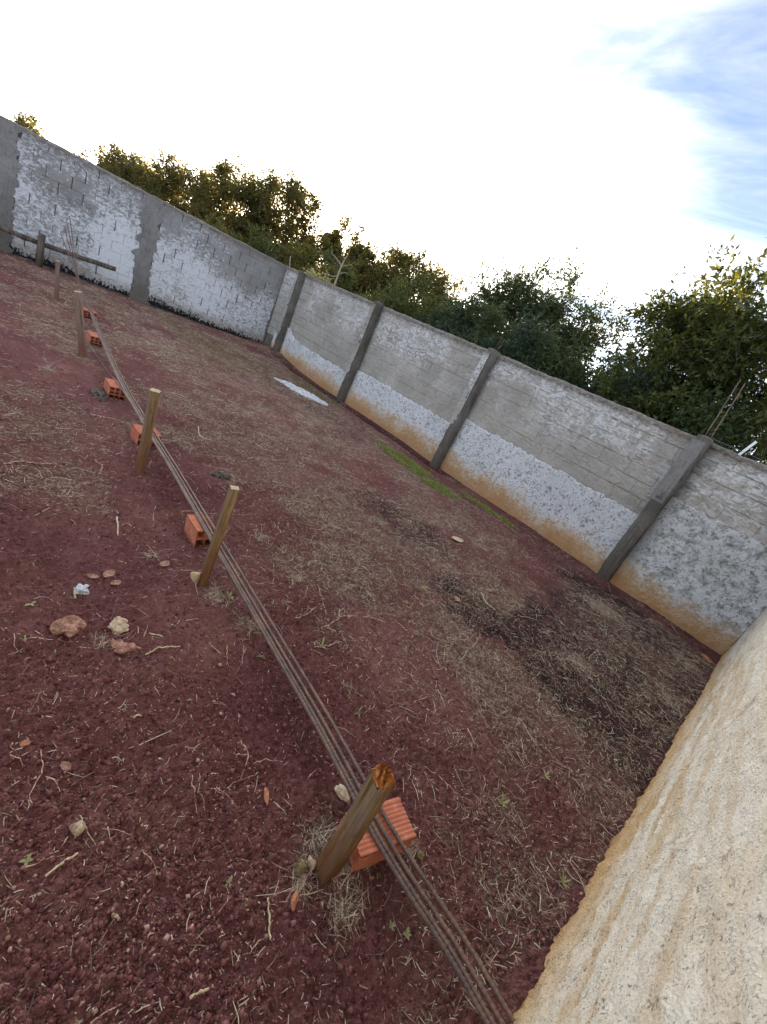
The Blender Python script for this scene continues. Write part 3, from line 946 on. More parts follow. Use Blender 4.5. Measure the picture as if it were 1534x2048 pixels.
# ------------------------------------------------------------------ wooden stakes
SG = 'wooden stakes along the steel bars'
def stake(base, top, w, d, rz, matl, label, ragged=0.0, endmat=None):
    """squared timber driven into the soil, from base to top (world points)"""
    base, top = np.array(base, float), np.array(top, float)
    ax = top-base; ln = np.linalg.norm(ax)
    t = empty('wooden_stake', base)
    q = Vector(ax).to_track_quat('Z', 'Y').to_euler()
    t.rotation_mode = 'QUATERNION'
    t.rotation_quaternion = Vector(ax).to_track_quat('Z', 'Y') @ Matrix.Rotation(rz, 4, 'Z').to_quaternion()
    nz = 34
    zz = np.linspace(-.18, ln, nz)
    c = .12
    pts = [(-1, -1+c), (-1+c, -1), (-.3, -1), (.35, -1), (1-c, -1), (1, -1+c), (1, -.3), (1, .3), (1, 1-c), (1-c, 1), (.3, 1), (-.3, 1), (-1+c, 1), (-1, 1-c), (-1, .3), (-1, -.3)]
    n = len(pts)
    ring = []
    for i, (a, b) in enumerate(pts):
        amp = .0035 if not ragged else .006
        j1 = amp*fbm(zz*6+i*.7, zz*0+i*1.3+base[0], 3, 220); j2 = amp*fbm(zz*6+i*.7, zz*0+i*1.3+base[0], 3, 230)
        bow = .006*np.sin(zz/ln*2.6+base[0])
        zt = zz.copy()
        zt[-1] += (ragged*RNG.normal(0, .012)) if ragged else RNG.normal(0, .0015)
        ring.append(np.stack([a*w/2+j1+bow, b*d/2+j2, zt], -1))
    R_ = np.stack(ring, 1).reshape(-1, 3)
    i0 = np.arange(nz*n).reshape(nz, n); j0 = np.roll(i0, -1, 1)
    mesh_np('post', R_, np.stack([i0[:-1], j0[:-1], j0[1:], i0[1:]], -1).reshape(-1, 4), matl, t, False)
    # top surface in rings
    top_r = R_[(nz-1)*n:]
    cen = top_r.mean(0)
    mb = MB()
    rings = [top_r]
    for s_ in (.82, .55, .28):
        r_ = cen+(top_r-cen)*s_
        r_[:, 2] = cen[2]+RNG.normal(0, .002+.012*ragged, n)+.010*ragged
        rings.append(r_)
    RR = np.vstack(rings+[cen[None]+np.array([[0, 0, .004]])])
    i0 = np.arange(4*n).reshape(4, n); j0 = np.roll(i0, -1, 1)
    mb.add(RR, np.stack([i0[:-1], j0[:-1], j0[1:], i0[1:]], -1).reshape(-1, 4))
    mb.F.setdefault(3, []).append(np.stack([i0[-1], j0[-1], np.full(n, 4*n)], -1))
    eo = mb.build('cut_end', endmat or M['end'], t)
    if ragged:
        # torn fibres standing up round the head
        fb = MB()
        for k in range(46):
            r_ = top_r[RNG.integers(n)]
            p0 = cen+(r_-cen)*RNG.uniform(.3, 1.0)
            p0[2] = r_[2]-.012
            dv = np.array([RNG.normal(0, .008), RNG.normal(0, .008), RNG.uniform(.012, .034)])
            sd_ = np.array([RNG.normal(), RNG.normal(), 0]); sd_ = sd_/np.linalg.norm(sd_)*RNG.uniform(.002, .006)
            s2 = np.cross(sd_, [0, 0, 1.0])
            fb.add([p0-sd_, p0+sd_, p0+s2, p0+dv], [(0, 1, 3), (1, 2, 3), (2, 0, 3)])
        fb.build('torn_fibres', endmat, t)
    tag(t, label, 'stake', SG)
    return t
def stake_px(bpx, tpx, w, d, rz, matl, label, **k):
    b = G(*bpx)
    b[2] = S(b[0], b[1])
    t = above(tpx[0], tpx[1], b)
    return stake(b, t, w, d, rz, matl, label, **k), b, t
stake_px((646, 1748), (768, 1548), .062, .052, math.radians(62), M['stake'], 'thick wooden stake with splintered orange head beside the ribbed brick', ragged=1.0, endmat=M['splinter'])
stake_px((402, 1170), (470, 976), .046, .042, math.radians(20), M['stake'], 'slim square stake with pale sawn end beside the tipped brick')
stake_px((279, 944), (311, 781), .074, .060, math.radians(-8), M['stake'], 'broad square stake standing before the pale orange brick')
stake_px((166, 712), (156, 583), .085, .06, math.radians(-10), M['stake_grey'], 'leaning greyed stake where the loose thin rod starts')
stake_px((113, 600), (116, 522), .105, .045, math.radians(10), M['stake_grey'], 'pale short board stake near the timber rail')

# ------------------------------------------------------------------ timber rail by the left wall
bt = empty('timber_rail', (0, 0, 0))
pb = G(77, 533)
pb[2] = S(pb[0], pb[1])
bt.location = pb
tag(bt, 'old grey timber rail nailed to a post along the whitewashed wall', 'rail')
nz = 20
zz = np.linspace(-.15, .60, nz)
V, Fs = tube_geo(np.stack([.01*fbm(zz*4, zz*0, 3, 240), .01*fbm(zz*4, zz*0+5, 3, 241), zz], -1), .062+.006*fbm(zz*9, zz*0, 2, 242), 5)
mesh_np('post', V, Fs, M['rail'], bt, False)
nA = np.array([math.cos(AA), -math.sin(AA), 0.0])
def left_plane(px, py, offs):
    d = ray(px, py); P0 = np.array([XA, DB, 0])+nA*offs
    return CAM+d*(((P0-CAM)@nA)/(d@nA))
r0 = left_plane(232, 539, .42); r1 = left_plane(-60, 430, .36); rm = left_plane(78, 486, .40)
rail_pts = spline([r0, rm, r1], 14)
ofs = nA*.02
mbr = MB()
tt = rail_pts-pb
up = np.array([0, 0, 1.0])
prof_r = [(-.012, -.045), (.013, -.042), (.012, .046), (-.013, .044)]
RR = []
for i, p_ in enumerate(tt):
    RR.append(np.stack([p_+nA*a+up*b+RNG.normal(0, .003, 3) for a, b in prof_r]))
RR = np.stack(RR)
n_, k_ = len(tt), 4
i0 = np.arange(n_*k_).reshape(n_, k_); j0 = np.roll(i0, -1, 1)
mbr.add(RR.reshape(-1, 3), np.vstack([np.stack([i0[:-1], j0[:-1], j0[1:], i0[1:]], -1).reshape(-1, 4), i0[:1], i0[-1:, ::-1]]))
mbr.build('board', M['rail'], bt)

# ------------------------------------------------------------------ reinforcing bars
line_px = [(1010, 2062), (960, 1975), (905, 1882), (772, 1675), (643, 1440), (539, 1263), (443, 1100), (424, 1068), (349, 940), (289, 843), (240, 757), (204, 677), (180, 619), (169, 601)]
ctr = np.array([G(a, b, .128) for a, b in line_px])
ctr[:, 2] = np.interp(ctr[:, 0][::-1], [-9, -8.15, -6.62, -4.74, -3.44, -2.1, -.26, .5], [.135]*8)[::-1] if False else ctr[:, 2]
# the bars rest on the bricks and sag a little between them
kx = np.array([-8.15, -6.585, -4.76, -3.645, -2.215, -.262]); kz = np.array([brick_top[k] for k in ('b6', 'b5', 'b4', 'b3', 'b2', 'b1')])
def bar_z(xx):
    base = np.interp(xx, kx, kz)
    sag = 0
    for a, b in zip(kx[:-1], kx[1:]):
        if a < xx < b:
            t = (xx-a)/(b-a); sag = .03*(b-a)*t*(1-t)*.6
    if xx > kx[-1]:
        sag = .05*(xx-kx[-1])
    return base-sag+.007
LB = ('rusty ribbed steel bar on the bundle edge away from the trees', 'rusty ribbed steel bar lying tight against the outer bar', 'rusty ribbed steel bar with the tallest upturned far end', 'rusty ribbed steel bar set apart on the tree side of the bundle')
fr = [-1.0, -.62, .02, .95]
ends = [(121, 466), (129, 455), (139, 431), (134, 446)]
mids = [(152, 548), (152, 545), (154, 540), (154, 544)]
for k in range(4):
    pts = []
    for i, c in enumerate(ctr):
        dist = np.hypot(c[0], c[1])
        hw = np.interp(dist, [1.0, 2.5, 5, 9], [.040, .030, .024, .018])
        tdir = ctr[min(i+1, len(ctr)-1)]-ctr[max(i-1, 0)]
        tdir = tdir/np.linalg.norm(tdir)
        perp = np.array([-tdir[1], tdir[0], 0])*-1          # towards the far wall
        z = bar_z(c[0])
        d = CAM-c; d = d/d[2]
        cc = c+d*(z-c[2])
        q = cc+perp*hw*fr[k]
        q[2] = z+.001+.0015*k
        pts.append(q)
    if k in (0, 1):
        pass
    d = ray(*mids[k]); pm_ = CAM+d*((-9.9-.1*k)/d[0])
    d = ray(*ends[k]); pe = CAM+d*((-10.9+.08*k)/d[0])
    pts += [pm_, pe]
    path = spline(pts, 40)
    seg = np.concatenate([[0], np.cumsum(np.linalg.norm(np.diff(path, axis=0), axis=1))])
    # arc-length sampling, finer where the ribs can be seen
    st = []
    s_ = 0.0
    while s_ < seg[-1]:
        st.append(s_)
        s_ += .0042 if s_ < 2.6 else .022
    st = np.array(st)
    P = np.stack([np.interp(st, seg, path[:, i]) for i in range(3)], -1)
    rib = np.where(st < 2.6, .0010*np.cos(st/.0168*2*np.pi*1.0), 0)
    r_ = .0074+rib
    o = tube('steel_bar', P, r_, M['rebar'], None, 7)
    tag(o, LB[k], 'steel bar', 'bundle of steel bars')
# loose thin rod lying from the leaning stake to the bundle
pts = [G(170, 676, .05), G(190, 707, .02), G(212, 738, .04), G(236, 768, .135), G(262, 806, .145)]
pts = [np.array(p_) for p_ in pts]
o = tube('steel_rod', spline(pts, 12), .0048, M['rebar'], None, 6)
tag(o, 'loose thin steel rod slanting from the leaning stake onto a brick', 'steel rod')

# ------------------------------------------------------------------ things beyond the wall top
o = tube('white_pipe', np.array([(-.66, 6.80, 1.93), (-.597, 6.79, 2.15), (-.535, 6.78, 2.37)]), .015, M['white_pvc'], None, 10)
o = at_base(o)
tag(o, 'white plastic pipe sticking up behind the mossy wall top', 'pipe')
wp = [np.array((-1.0, DB-.02, WH+.055)), np.array((-.75, DB+.08, WH+.06)), np.array((-.2, DB+.05, WH+.045)), np.array((.45, DB+.05, WH+.05)), np.array((.62, DB+.02, WH+.02))]
o = tube('wire', spline(wp, 8), .0022, M['wire'], None, 5)
tag(o, 'thin wire strung along the wall top from the tall rebar pillar', 'wire')

# ------------------------------------------------------------------ trees and shrubs beyond the walls
def unit(v):
    return v/(np.linalg.norm(v, axis=-1, keepdims=True)+1e-9)
def leaves_geo(rng, P, A, ln, wd, droop):
    """diamond leaves at points P pointing along A (n,3)"""
    n = len(P)
    A = unit(A+np.array([0, 0, -droop])*rng.uniform(.4, 1.2, (n, 1)))
    sd_ = unit(np.cross(A, unit(rng.normal(0, 1, (n, 3))+np.array([0, 0, 1.1]))))
    L_ = ln*rng.uniform(.6, 1.25, (n, 1)); W_ = wd*rng.uniform(.7, 1.2, (n, 1))
    nr = np.cross(A, sd_)
    v0 = P; v1 = P+A*L_*.45+sd_*W_*.5+nr*W_*.12; v2 = P+A*L_-nr*L_*.06; v3 = P+A*L_*.45-sd_*W_*.5+nr*W_*.12
    V = np.stack([v0, v1, v2, v3], 1).reshape(-1, 3)
    i = np.arange(n)[:, None]*4
    F_ = np.concatenate([i+np.array([[0, 1, 2]]), i+np.array([[0, 2, 3]])], 0)
    return V, F_
def make_tree(name, x, y, h, rx, ry, crown0, label, cat, group, leaf, nl, ln, wd, droop=.5, seed=0, clusters=70, trunk_r=.12, ragged=.35, spray=.42, lean=(0, 0)):
    rng = np.random.default_rng(seed+1000)
    t = empty(name, (x, y, -.05))
    # trunk
    ch = h-crown0                       # crown height
    k = 9
    top = crown0+ch*.45
    zz = np.linspace(0, top, k)
    wob = np.cumsum(rng.normal(0, .035*h/6, (k, 2)), 0)*.6
    TP = np.stack([wob[:, 0]+lean[0]*zz/top, wob[:, 1]+lean[1]*zz/top, zz], -1); TP[0, :2] = 0
    V, Fs = tube_geo(TP, trunk_r*(1-.65*zz/top), 7)
    mesh_np('trunk', V, Fs, M['trunk'], t, True)
    cz = crown0+ch*.5
    cen = np.array([TP[-1, 0]*.7, TP[-1, 1]*.7, cz])
    # cluster centres through the crown, denser outside, radius uneven with direction
    D = unit(rng.normal(0, 1, (clusters, 3)))
    lob = 1+ragged*(np.sin(D[:, 0]*5+seed)+np.sin(D[:, 1]*6+seed*2.1)+np.sin(D[:, 2]*7+seed*.7))/2
    rr = rng.uniform(.25, 1, clusters)**.55*lob
    Cc = cen+D*rr[:, None]*np.array([rx, ry, ch*.5])
    Cc[:, 2] = np.maximum(Cc[:, 2], crown0*.8)
    # limbs: main limbs from the trunk, every cluster hangs on the nearest one
    nb = max(5, clusters//9)
    main = Cc[rng.choice(clusters, nb, replace=False)]
    mb = MB()
    limb_pts = []
    for m_ in main:
        s0 = TP[rng.integers(k//3, k)]
        c1 = s0*.6+m_*.4+np.array([0, 0, ch*.08])
        Pl = spline([s0, c1, m_], 4)
        V, Fs = tube_geo(Pl, np.linspace(trunk_r*.38, trunk_r*.10, len(Pl)), 5, False)
        mb.add(V, Fs[0]); limb_pts.append(Pl[2:])
    LPt = np.vstack(limb_pts)
    for c in Cc:
        d = np.linalg.norm(LPt-c, axis=1); q = LPt[d.argmin()]
        m2 = (q+c)/2+rng.normal(0, .06, 3)
        V, Fs = tube_geo(np.array([q, m2, c]), [trunk_r*.13, trunk_r*.09, trunk_r*.04], 4, False)
        mb.add(V, Fs[0])
    mb.build('branches', M['trunk'], t, True)
    # leafy sprays round every cluster
    per = 7
    ns = max(1, nl//per)
    ci = rng.integers(0, clusters, ns)
    csz = rng.uniform(.6, 1.25, clusters)
    outd = unit(Cc-cen)
    sd_ = unit(rng.normal(0, 1, (ns, 3))+outd[ci]*.7+np.array([0, 0, .25]))
    sl = spray*csz[ci]*rng.uniform(.5, 1.25, ns)
    start = Cc[ci]+rng.normal(0, spray*.42, (ns, 3))*csz[ci][:, None]
    f = np.linspace(.15, 1, per)
    P = start[:, None]+sd_[:, None]*sl[:, None, None]*f[None, :, None]
    P[:, :, 2] -= droop*.35*sl[:, None]*f[None]**2
    alt = rng.normal(0, .55, (ns, per, 3))
    A = sd_[:, None]+alt
    V, F_ = leaves_geo(rng, P.reshape(-1, 3), A.reshape(-1, 3), ln, wd, droop)
    mesh_np('crown', V, F_, M[leaf], t)
    tag(t, label, cat, group)
    return t
def polar(az, d):
    a = math.radians(az)
    return math.sin(a)*d, math.cos(a)*d
TG = 'trees beyond the walls'
def tr(az, d, el, r, crown0, leaf, nl, label, ln=.15, wd=.055, seed=0, clusters=70, **k):
    x_, y_ = polar(az, d)
    h = CAMH+d*math.tan(math.radians(el))
    return make_tree('tree', x_, y_, h, r, r, crown0, label, 'tree', TG, leaf, nl, ln, wd, seed=seed, clusters=clusters, **k)
tr(-84.0, 36, 3.1, 1.2, 1.6, 'leaf_olive', 5000, 'small tree top barely showing over the tarred wall', .2, .07, 1, 30)
tr(-76.0, 33, 4.6, 1.9, 1.4, 'leaf_olive', 29700, 'low feathery tree with bent-over top beside the flush cement strip', .20, .06, 2, 96, droop=.8, ragged=.2, spray=.5)
tr(-71.5, 31, 6.6, 2.3, 1.3, 'leaf_olive', 36450, 'olive tree with drooping sprays over the whitewashed wall', .19, .06, 3, 120, droop=.8, ragged=.2, spray=.5)
tr(-66.8, 29, 8.9, 2.1, 1.2, 'leaf_olive', 36450, 'tall loose olive tree left of the glowing sun gap', .18, .058, 4, 128, droop=.7, ragged=.2, spray=.5)
tr(-62.3, 28, 10.6, 1.9, 1.2, 'leaf_olive', 36450, 'tallest golden backlit tree with ragged crown at the sun', .18, .058, 5, 128, droop=.7, ragged=.2, spray=.5)
tr(-59.6, 28.5, 10.4, 1.1, 1.6, 'leaf_olive', 9000, 'slender backlit tree edging the sun gap', .18, .058, 6, 48, droop=.7)
tr(-56.2, 30, 8.5, 1.7, 1.2, 'leaf_olive', 36000, 'low golden tree in the middle of the sun gap', .19, .06, 7, 60, droop=.6)
tr(-53.2, 27, 9.9, 1.0, 2.2, 'leaf_olive', 8500, 'thin tree with a pointed bent crown right of the sun gap', .18, .058, 8, 40, droop=.7)
tr(-49.6, 26, 9.2, 1.9, 1.4, 'leaf_olive', 36450, 'spreading brownish tree right of the sun gap', .18, .058, 9, 120, droop=.6, ragged=.2, spray=.5)
tr(-45.0, 25, 10.0, 1.7, 1.6, 'leaf_olive', 29700, 'round topped olive tree above the second pillar bay', .17, .055, 10, 112, droop=.5, ragged=.2, spray=.5)
tr(-41.6, 25, 9.4, 1.2, 1.6, 'leaf_olive', 10000, 'narrow olive tree at the sky notch', .17, .055, 11, 50, droop=.5)
tr(-36.2, 15.5, 11.6, 1.25, 1.5, 'leaf_dark', 14000, 'dark leafy tree with spiky top right of the sky notch', .13, .05, 12, 70)
tr(-32.6, 15.0, 13.3, 1.35, 1.4, 'leaf_dark', 17000, 'dark dense tree rising above the third pillar', .13, .05, 13, 80)
tr(-28.6, 14.5, 13.2, 1.25, 1.4, 'leaf_dark', 16000, 'dark rounded tree between third and fourth pillar', .13, .05, 14, 80)
tr(-24.6, 14.5, 13.2, .95, 1.6, 'leaf_dark', 9000, 'thinner dark tree beside the bright sky gap', .13, .05, 15, 50)
tr(-15.6, 11.0, 17.6, 1.2, 1.5, 'leaf_mid', 27000, 'big broad-leaved tree behind the tall rebar pillar', .115, .045, 16, 120, droop=.6, spray=.36, ragged=.16)
tr(-11.5, 10.2, 20.0, 1.2, 1.6, 'leaf_mid', 22000, 'tall broad-leaved tree over the mossy wall end', .115, .045, 17, 110, droop=.6, spray=.36, ragged=.16)
tr(-4.0, 10.5, 22.0, 1.6, 1.6, 'leaf_mid', 9000, 'broad-leaved tree behind the corner of the cream wall', .16, .065, 18, 60, droop=.6)
SHG = 'shrubs along the back of the walls'
def sh(az, d, el, r, leaf, nl, label, seed, ln=.11, wd=.045, **k):
    x_, y_ = polar(az, d)
    h = CAMH+d*math.tan(math.radians(el))
    return make_tree('shrub', x_, y_, h, r, r*.8, .35, label, 'shrub', SHG, leaf, nl, ln, wd, droop=.35, seed=seed, clusters=k.pop('clusters', 45), trunk_r=.05, ragged=.25, spray=.32, **k)
sh(-63.0, 19, 4.7, 1.5, 'leaf_mid', 10000, 'bright green shrub over the corner of the walls', 31, .14, .055)
sh(-68.5, 20, 3.9, 1.7, 'leaf_olive', 12000, 'olive shrub filling in behind the left wall end', 45, .15, .055)
sh(-74.0, 22, 3.2, 1.6, 'leaf_olive', 11000, 'low olive shrub behind the whitewashed wall', 46, .16, .06)
sh(-57.0, 19, 5.6, 1.5, 'leaf_olive', 10000, 'brownish shrub behind the bare dead sapling', 32, .14, .055)
sh(-52.5, 17, 6.0, 1.4, 'leaf_mid', 11000, 'green shrub right of the bare dead sapling', 33, .13, .05)
sh(-48.0, 15, 6.2, 1.3, 'leaf_mid', 12000, 'dense green shrub behind the first rebar stubs', 34, .12, .05)
sh(-43.5, 14, 7.2, 1.2, 'leaf_mid', 12000, 'rounded green shrub below the olive trees', 35, .12, .05)
sh(-39.3, 13, 7.4, 1.0, 'leaf_blue', 11000, 'bluish green shrub at the sky notch', 36, .11, .045)
sh(-35.2, 12, 8.2, 1.0, 'leaf_dark', 11000, 'dark shrub crowding the third pillar top', 37, .11, .045)
sh(-31.0, 11, 8.6, .95, 'leaf_blue', 12000, 'feathery bluish shrub right of the third pillar', 38, .10, .035)
sh(-27.0, 11, 8.4, .95, 'leaf_dark', 11000, 'blackish shrub in the middle of the widest bay', 39, .11, .045)
sh(-23.2, 10.5, 7.0, .95, 'leaf_dark', 11000, 'low dark shrub under the bright sky gap', 40, .11, .045)
sh(-19.2, 9.8, 8.6, .9, 'leaf_blue', 11000, 'bluish shrub just left of the tall rebars', 41, .10, .04)
sh(-15.0, 9.4, 9.6, .9, 'leaf_mid', 10000, 'light green shrub right of the tall rebars', 42, .10, .042)
sh(-10.5, 9.0, 9.0, .9, 'leaf_dark', 9000, 'dark shrub behind the white pipe', 43, .10, .042)
sh(-5.5, 9.0, 9.0, .9, 'leaf_mid', 7000, 'green shrub behind the corner of the walls', 44, .10, .042)
# bare dead sapling
ds = empty('dead_sapling', (-10.2, 8.1, 0))
def on_d(px, py, d):
    r_ = ray(px, py)
    return CAM+r_*d/np.hypot(r_[0], r_[1])
B0 = on_d(668, 570, 13.2)
ds.location = (B0[0], B0[1], 0)
o0 = np.array(ds.location)
tk = [np.array((0, 0, 0)), on_d(668, 572, 13.2)-o0, on_d(684, 530, 13.2)-o0, on_d(694, 512, 13.25)-o0]
tube('trunk', spline(tk, 5), np.linspace(.035, .014, 16), M['deadwood'], ds, 6)
for a, pl_ in enumerate([[(684, 532), (672, 516), (664, 505), (666, 495)], [(684, 532), (700, 530), (710, 524)], [(690, 520), (684, 504), (688, 494)], [(676, 552), (662, 552), (655, 545), (654, 538)], [(678, 548), (690, 545), (697, 549)], [(694, 512), (700, 500), (698, 490)]]):
    P = [on_d(u_, v_, 13.2+.1*math.sin(a*2+i))-o0 for i, (u_, v_) in enumerate(pl_)]
    Q = spline(P, 4)
    tube('branch', Q, np.linspace(.013, .004, len(Q)), M['deadwood'], ds, 5)
tag(ds, 'bare pale dead sapling with forked twigs behind the wall', 'sapling')
b_ = on_d(578, 545, 15.0); c_ = on_d(581, 512, 15.0)
o = tube('stick', np.array([(b_[0], b_[1], 0), b_, c_]), .012, M['deadwood'], None, 6)
tag(at_base(o), 'upright pale stick behind the corner of the walls', 'stick')

# ------------------------------------------------------------------ crumbs, straw and small things on the soil
def scatter(rng, n, weight):
    """n random spots in the yard, thinned by weight(x, y) in 0..1"""
    out_ = []
    got = 0
    while got < n:
        m = 60000
        # denser towards the near end, where single pieces can be seen
        r_ = 0.25+rng.random(m)**1.5*12.5
        a_ = rng.uniform(math.radians(-118), math.radians(12), m)
        xs, ys = np.sin(a_)*r_, np.cos(a_)*r_
        ok = in_yard(xs, ys, .02) & (ys > -1.4) & (rng.random(m) < weight(xs, ys))
        P = np.stack([xs[ok], ys[ok]], -1)
        out_.append(P); got += len(P)
    return np.vstack(out_)[:n]
rngl = np.random.default_rng(21)
# soil crumbs
P = scatter(rngl, 46000, lambda a, b: np.clip(1.15-np.hypot(a, b)/6.5, .03, 1)*(.35+.65*sstep(fbm(a*2, b*2, 3, 301), -.3, .3)))
n = len(P)
octv = np.array([(1, 0, 0), (-1, 0, 0), (0, 1, 0), (0, -1, 0), (0, 0, 1), (0, 0, -.6)])
octf = np.array([(0, 2, 4), (2, 1, 4), (1, 3, 4), (3, 0, 4), (2, 0, 5), (1, 2, 5), (3, 1, 5), (0, 3, 5)])
sz = np.clip(rngl.lognormal(math.log(.0042), .42, n), .002, .011)
th = rngl.uniform(0, 6.28, n)
V = octv[None]*rngl.uniform(.6, 1.3, (n, 6, 3))*sz[:, None, None]
c_, s_ = np.cos(th)[:, None], np.sin(th)[:, None]
V = np.stack([V[..., 0]*c_-V[..., 1]*s_, V[..., 0]*s_+V[..., 1]*c_, V[..., 2]], -1)
V += np.stack([P[:, 0], P[:, 1], surf(P[:, 0], P[:, 1])+sz*.35], -1)[:, None]
F_ = (octf[None]+np.arange(n)[:, None, None]*6).reshape(-1, 3)
o = mesh_np('soil_crumbs', V.reshape(-1, 3), F_, M['clod'])
tag(o, 'loose crumbs of red soil and grit strewn over the lot', 'soil', kind='stuff')
# straw: thin three-sided slivers, slightly bent
def straw_mesh(name, P, ln, wd, matl, label, rng, lift=.5):
    n = len(P)
    th = rng.uniform(0, 2*np.pi, n)
    d = np.stack([np.cos(th), np.sin(th)], -1)
    nn = np.stack([-d[:, 1], d[:, 0]], -1)
    bend = rng.normal(0, .075, n)*ln
    pts = []
    for f_, b_ in ((-.5, 0), (0, 1), (.5, 0)):
        q = P+d*(ln*f_)[:, None]+nn*(bend*b_)[:, None]
        z = surf(q[:, 0], q[:, 1])+wd*.6
        pts.append(np.stack([q[:, 0], q[:, 1], z], -1))
    tilt = rng.random(n) < .35
    rise = np.where(tilt, np.abs(rng.normal(0, .35, n))*ln, ln*.02)*lift
    pts[2][:, 2] += rise; pts[1][:, 2] = np.maximum(pts[1][:, 2], (pts[0][:, 2]+pts[2][:, 2])/2)
    pts[0][:, 2] = np.minimum(pts[0][:, 2], pts[1][:, 2]+.004)
    V = []
    w3 = (wd*.5)[:, None]
    for i, q in enumerate(pts):
        ww = w3*(1.0, 1.0, .55)[i]
        n3 = np.concatenate([nn, np.zeros((n, 1))], 1)
        V += [q-n3*ww, q+n3*ww, q+np.array([0, 0, 1.0])*ww*1.1]
    V = np.stack(V, 1)
    base = np.arange(n)[:, None, None]*9
    fq = []
    for s0 in (0, 3):
        fq += [(s0, s0+3, s0+5, s0+2), (s0+2, s0+5, s0+4, s0+1)]
    F_ = (np.array(fq)[None]+base).reshape(-1, 4)
    o = mesh_np(name, V.reshape(-1, 3), F_, matl)
    return tag(o, label, 'straw', kind='stuff')
P = scatter(rngl, 98000, lambda a, b: np.clip(litter_density(a, b)*.85+(.04+.22*sstep(fbm(a*1.1, b*1.1, 3, 341), -.2, .3))*(.05+.95*sstep(np.hypot(a*.8, b*1.15), 1.55, 2.7)), 0, 1))
dist = np.hypot(P[:, 0], P[:, 1])
ln = np.clip(rngl.lognormal(math.log(.020), .70, len(P)), .005, .14)*(1+.08*dist)
wd = rngl.uniform(.0009, .0026, len(P))*(1+.10*dist)
straw_mesh('mown_straw', P, ln, wd, M['straw'], 'dry mown straw matted over the middle of the lot', rngl)
P = scatter(rngl, 17000, lambda a, b: .25+.75*sstep(fbm(a*1.7, b*1.7, 3, 311), -.25, .3))
ln = np.clip(rngl.lognormal(math.log(.0095), .75, len(P)), .003, .08)
wd = rngl.uniform(.0012, .0034, len(P))
straw_mesh('straw_chaff', P, ln, wd, M['straw'], 'loose chips of straw and twig dust on the bare soil', rngl, .3)
# dark twiggy trash near the far corner and round the first stake
def tuft_points(cx, cy, r_, n):
    a_ = rngl.uniform(0, 6.28, n); q = np.abs(rngl.normal(0, r_*.5, n))
    return np.stack([cx+np.cos(a_)*q, cy+np.sin(a_)*q], -1)
Ps = [tuft_points(-.55, 5.3, .55, 900), tuft_points(-.3, 3.6, .5, 800), tuft_points(.28, 5.4, .22, 320), tuft_points(-.16, .93, .075, 330), tuft_points(-.36, .98, .08, 330), tuft_points(-.30, .86, .07, 160), tuft_points(-.26, 1.0, .12, 260), tuft_points(-.16, 1.26, .04, 50), tuft_points(-1.62, 1.12, .10, 110), tuft_points(-1.35, 1.2, .10, 90), tuft_points(-2.2, 1.7, .12, 90)]
Ps += [tuft_points(*G(a_, b_)[:2], r_, k_) for a_, b_, r_, k_ in ((595, 1160, .09, 130), (96, 738, .10, 70), (650, 795, .12, 80), (760, 1045, .16, 180), (300, 1115, .05, 50), (200, 1292, .05, 40), (690, 1380, .05, 40), (1205, 1225, .25, 420), (1340, 1400, .25, 380), (430, 1185, .06, 80), (480, 1240, .06, 80))]
P = np.vstack(Ps); P = P[in_yard(P[:, 0], P[:, 1], .05)]
straw_mesh('tangled_trash', P, rngl.uniform(.03, .13, len(P))*np.clip(.5+.12*np.hypot(P[:, 0], P[:, 1]), .55, 1.1), rngl.uniform(.0012, .003, len(P)), M['straw'], 'tangled dry stems heaped round the stakes and the wall corner', rngl, 1.1)

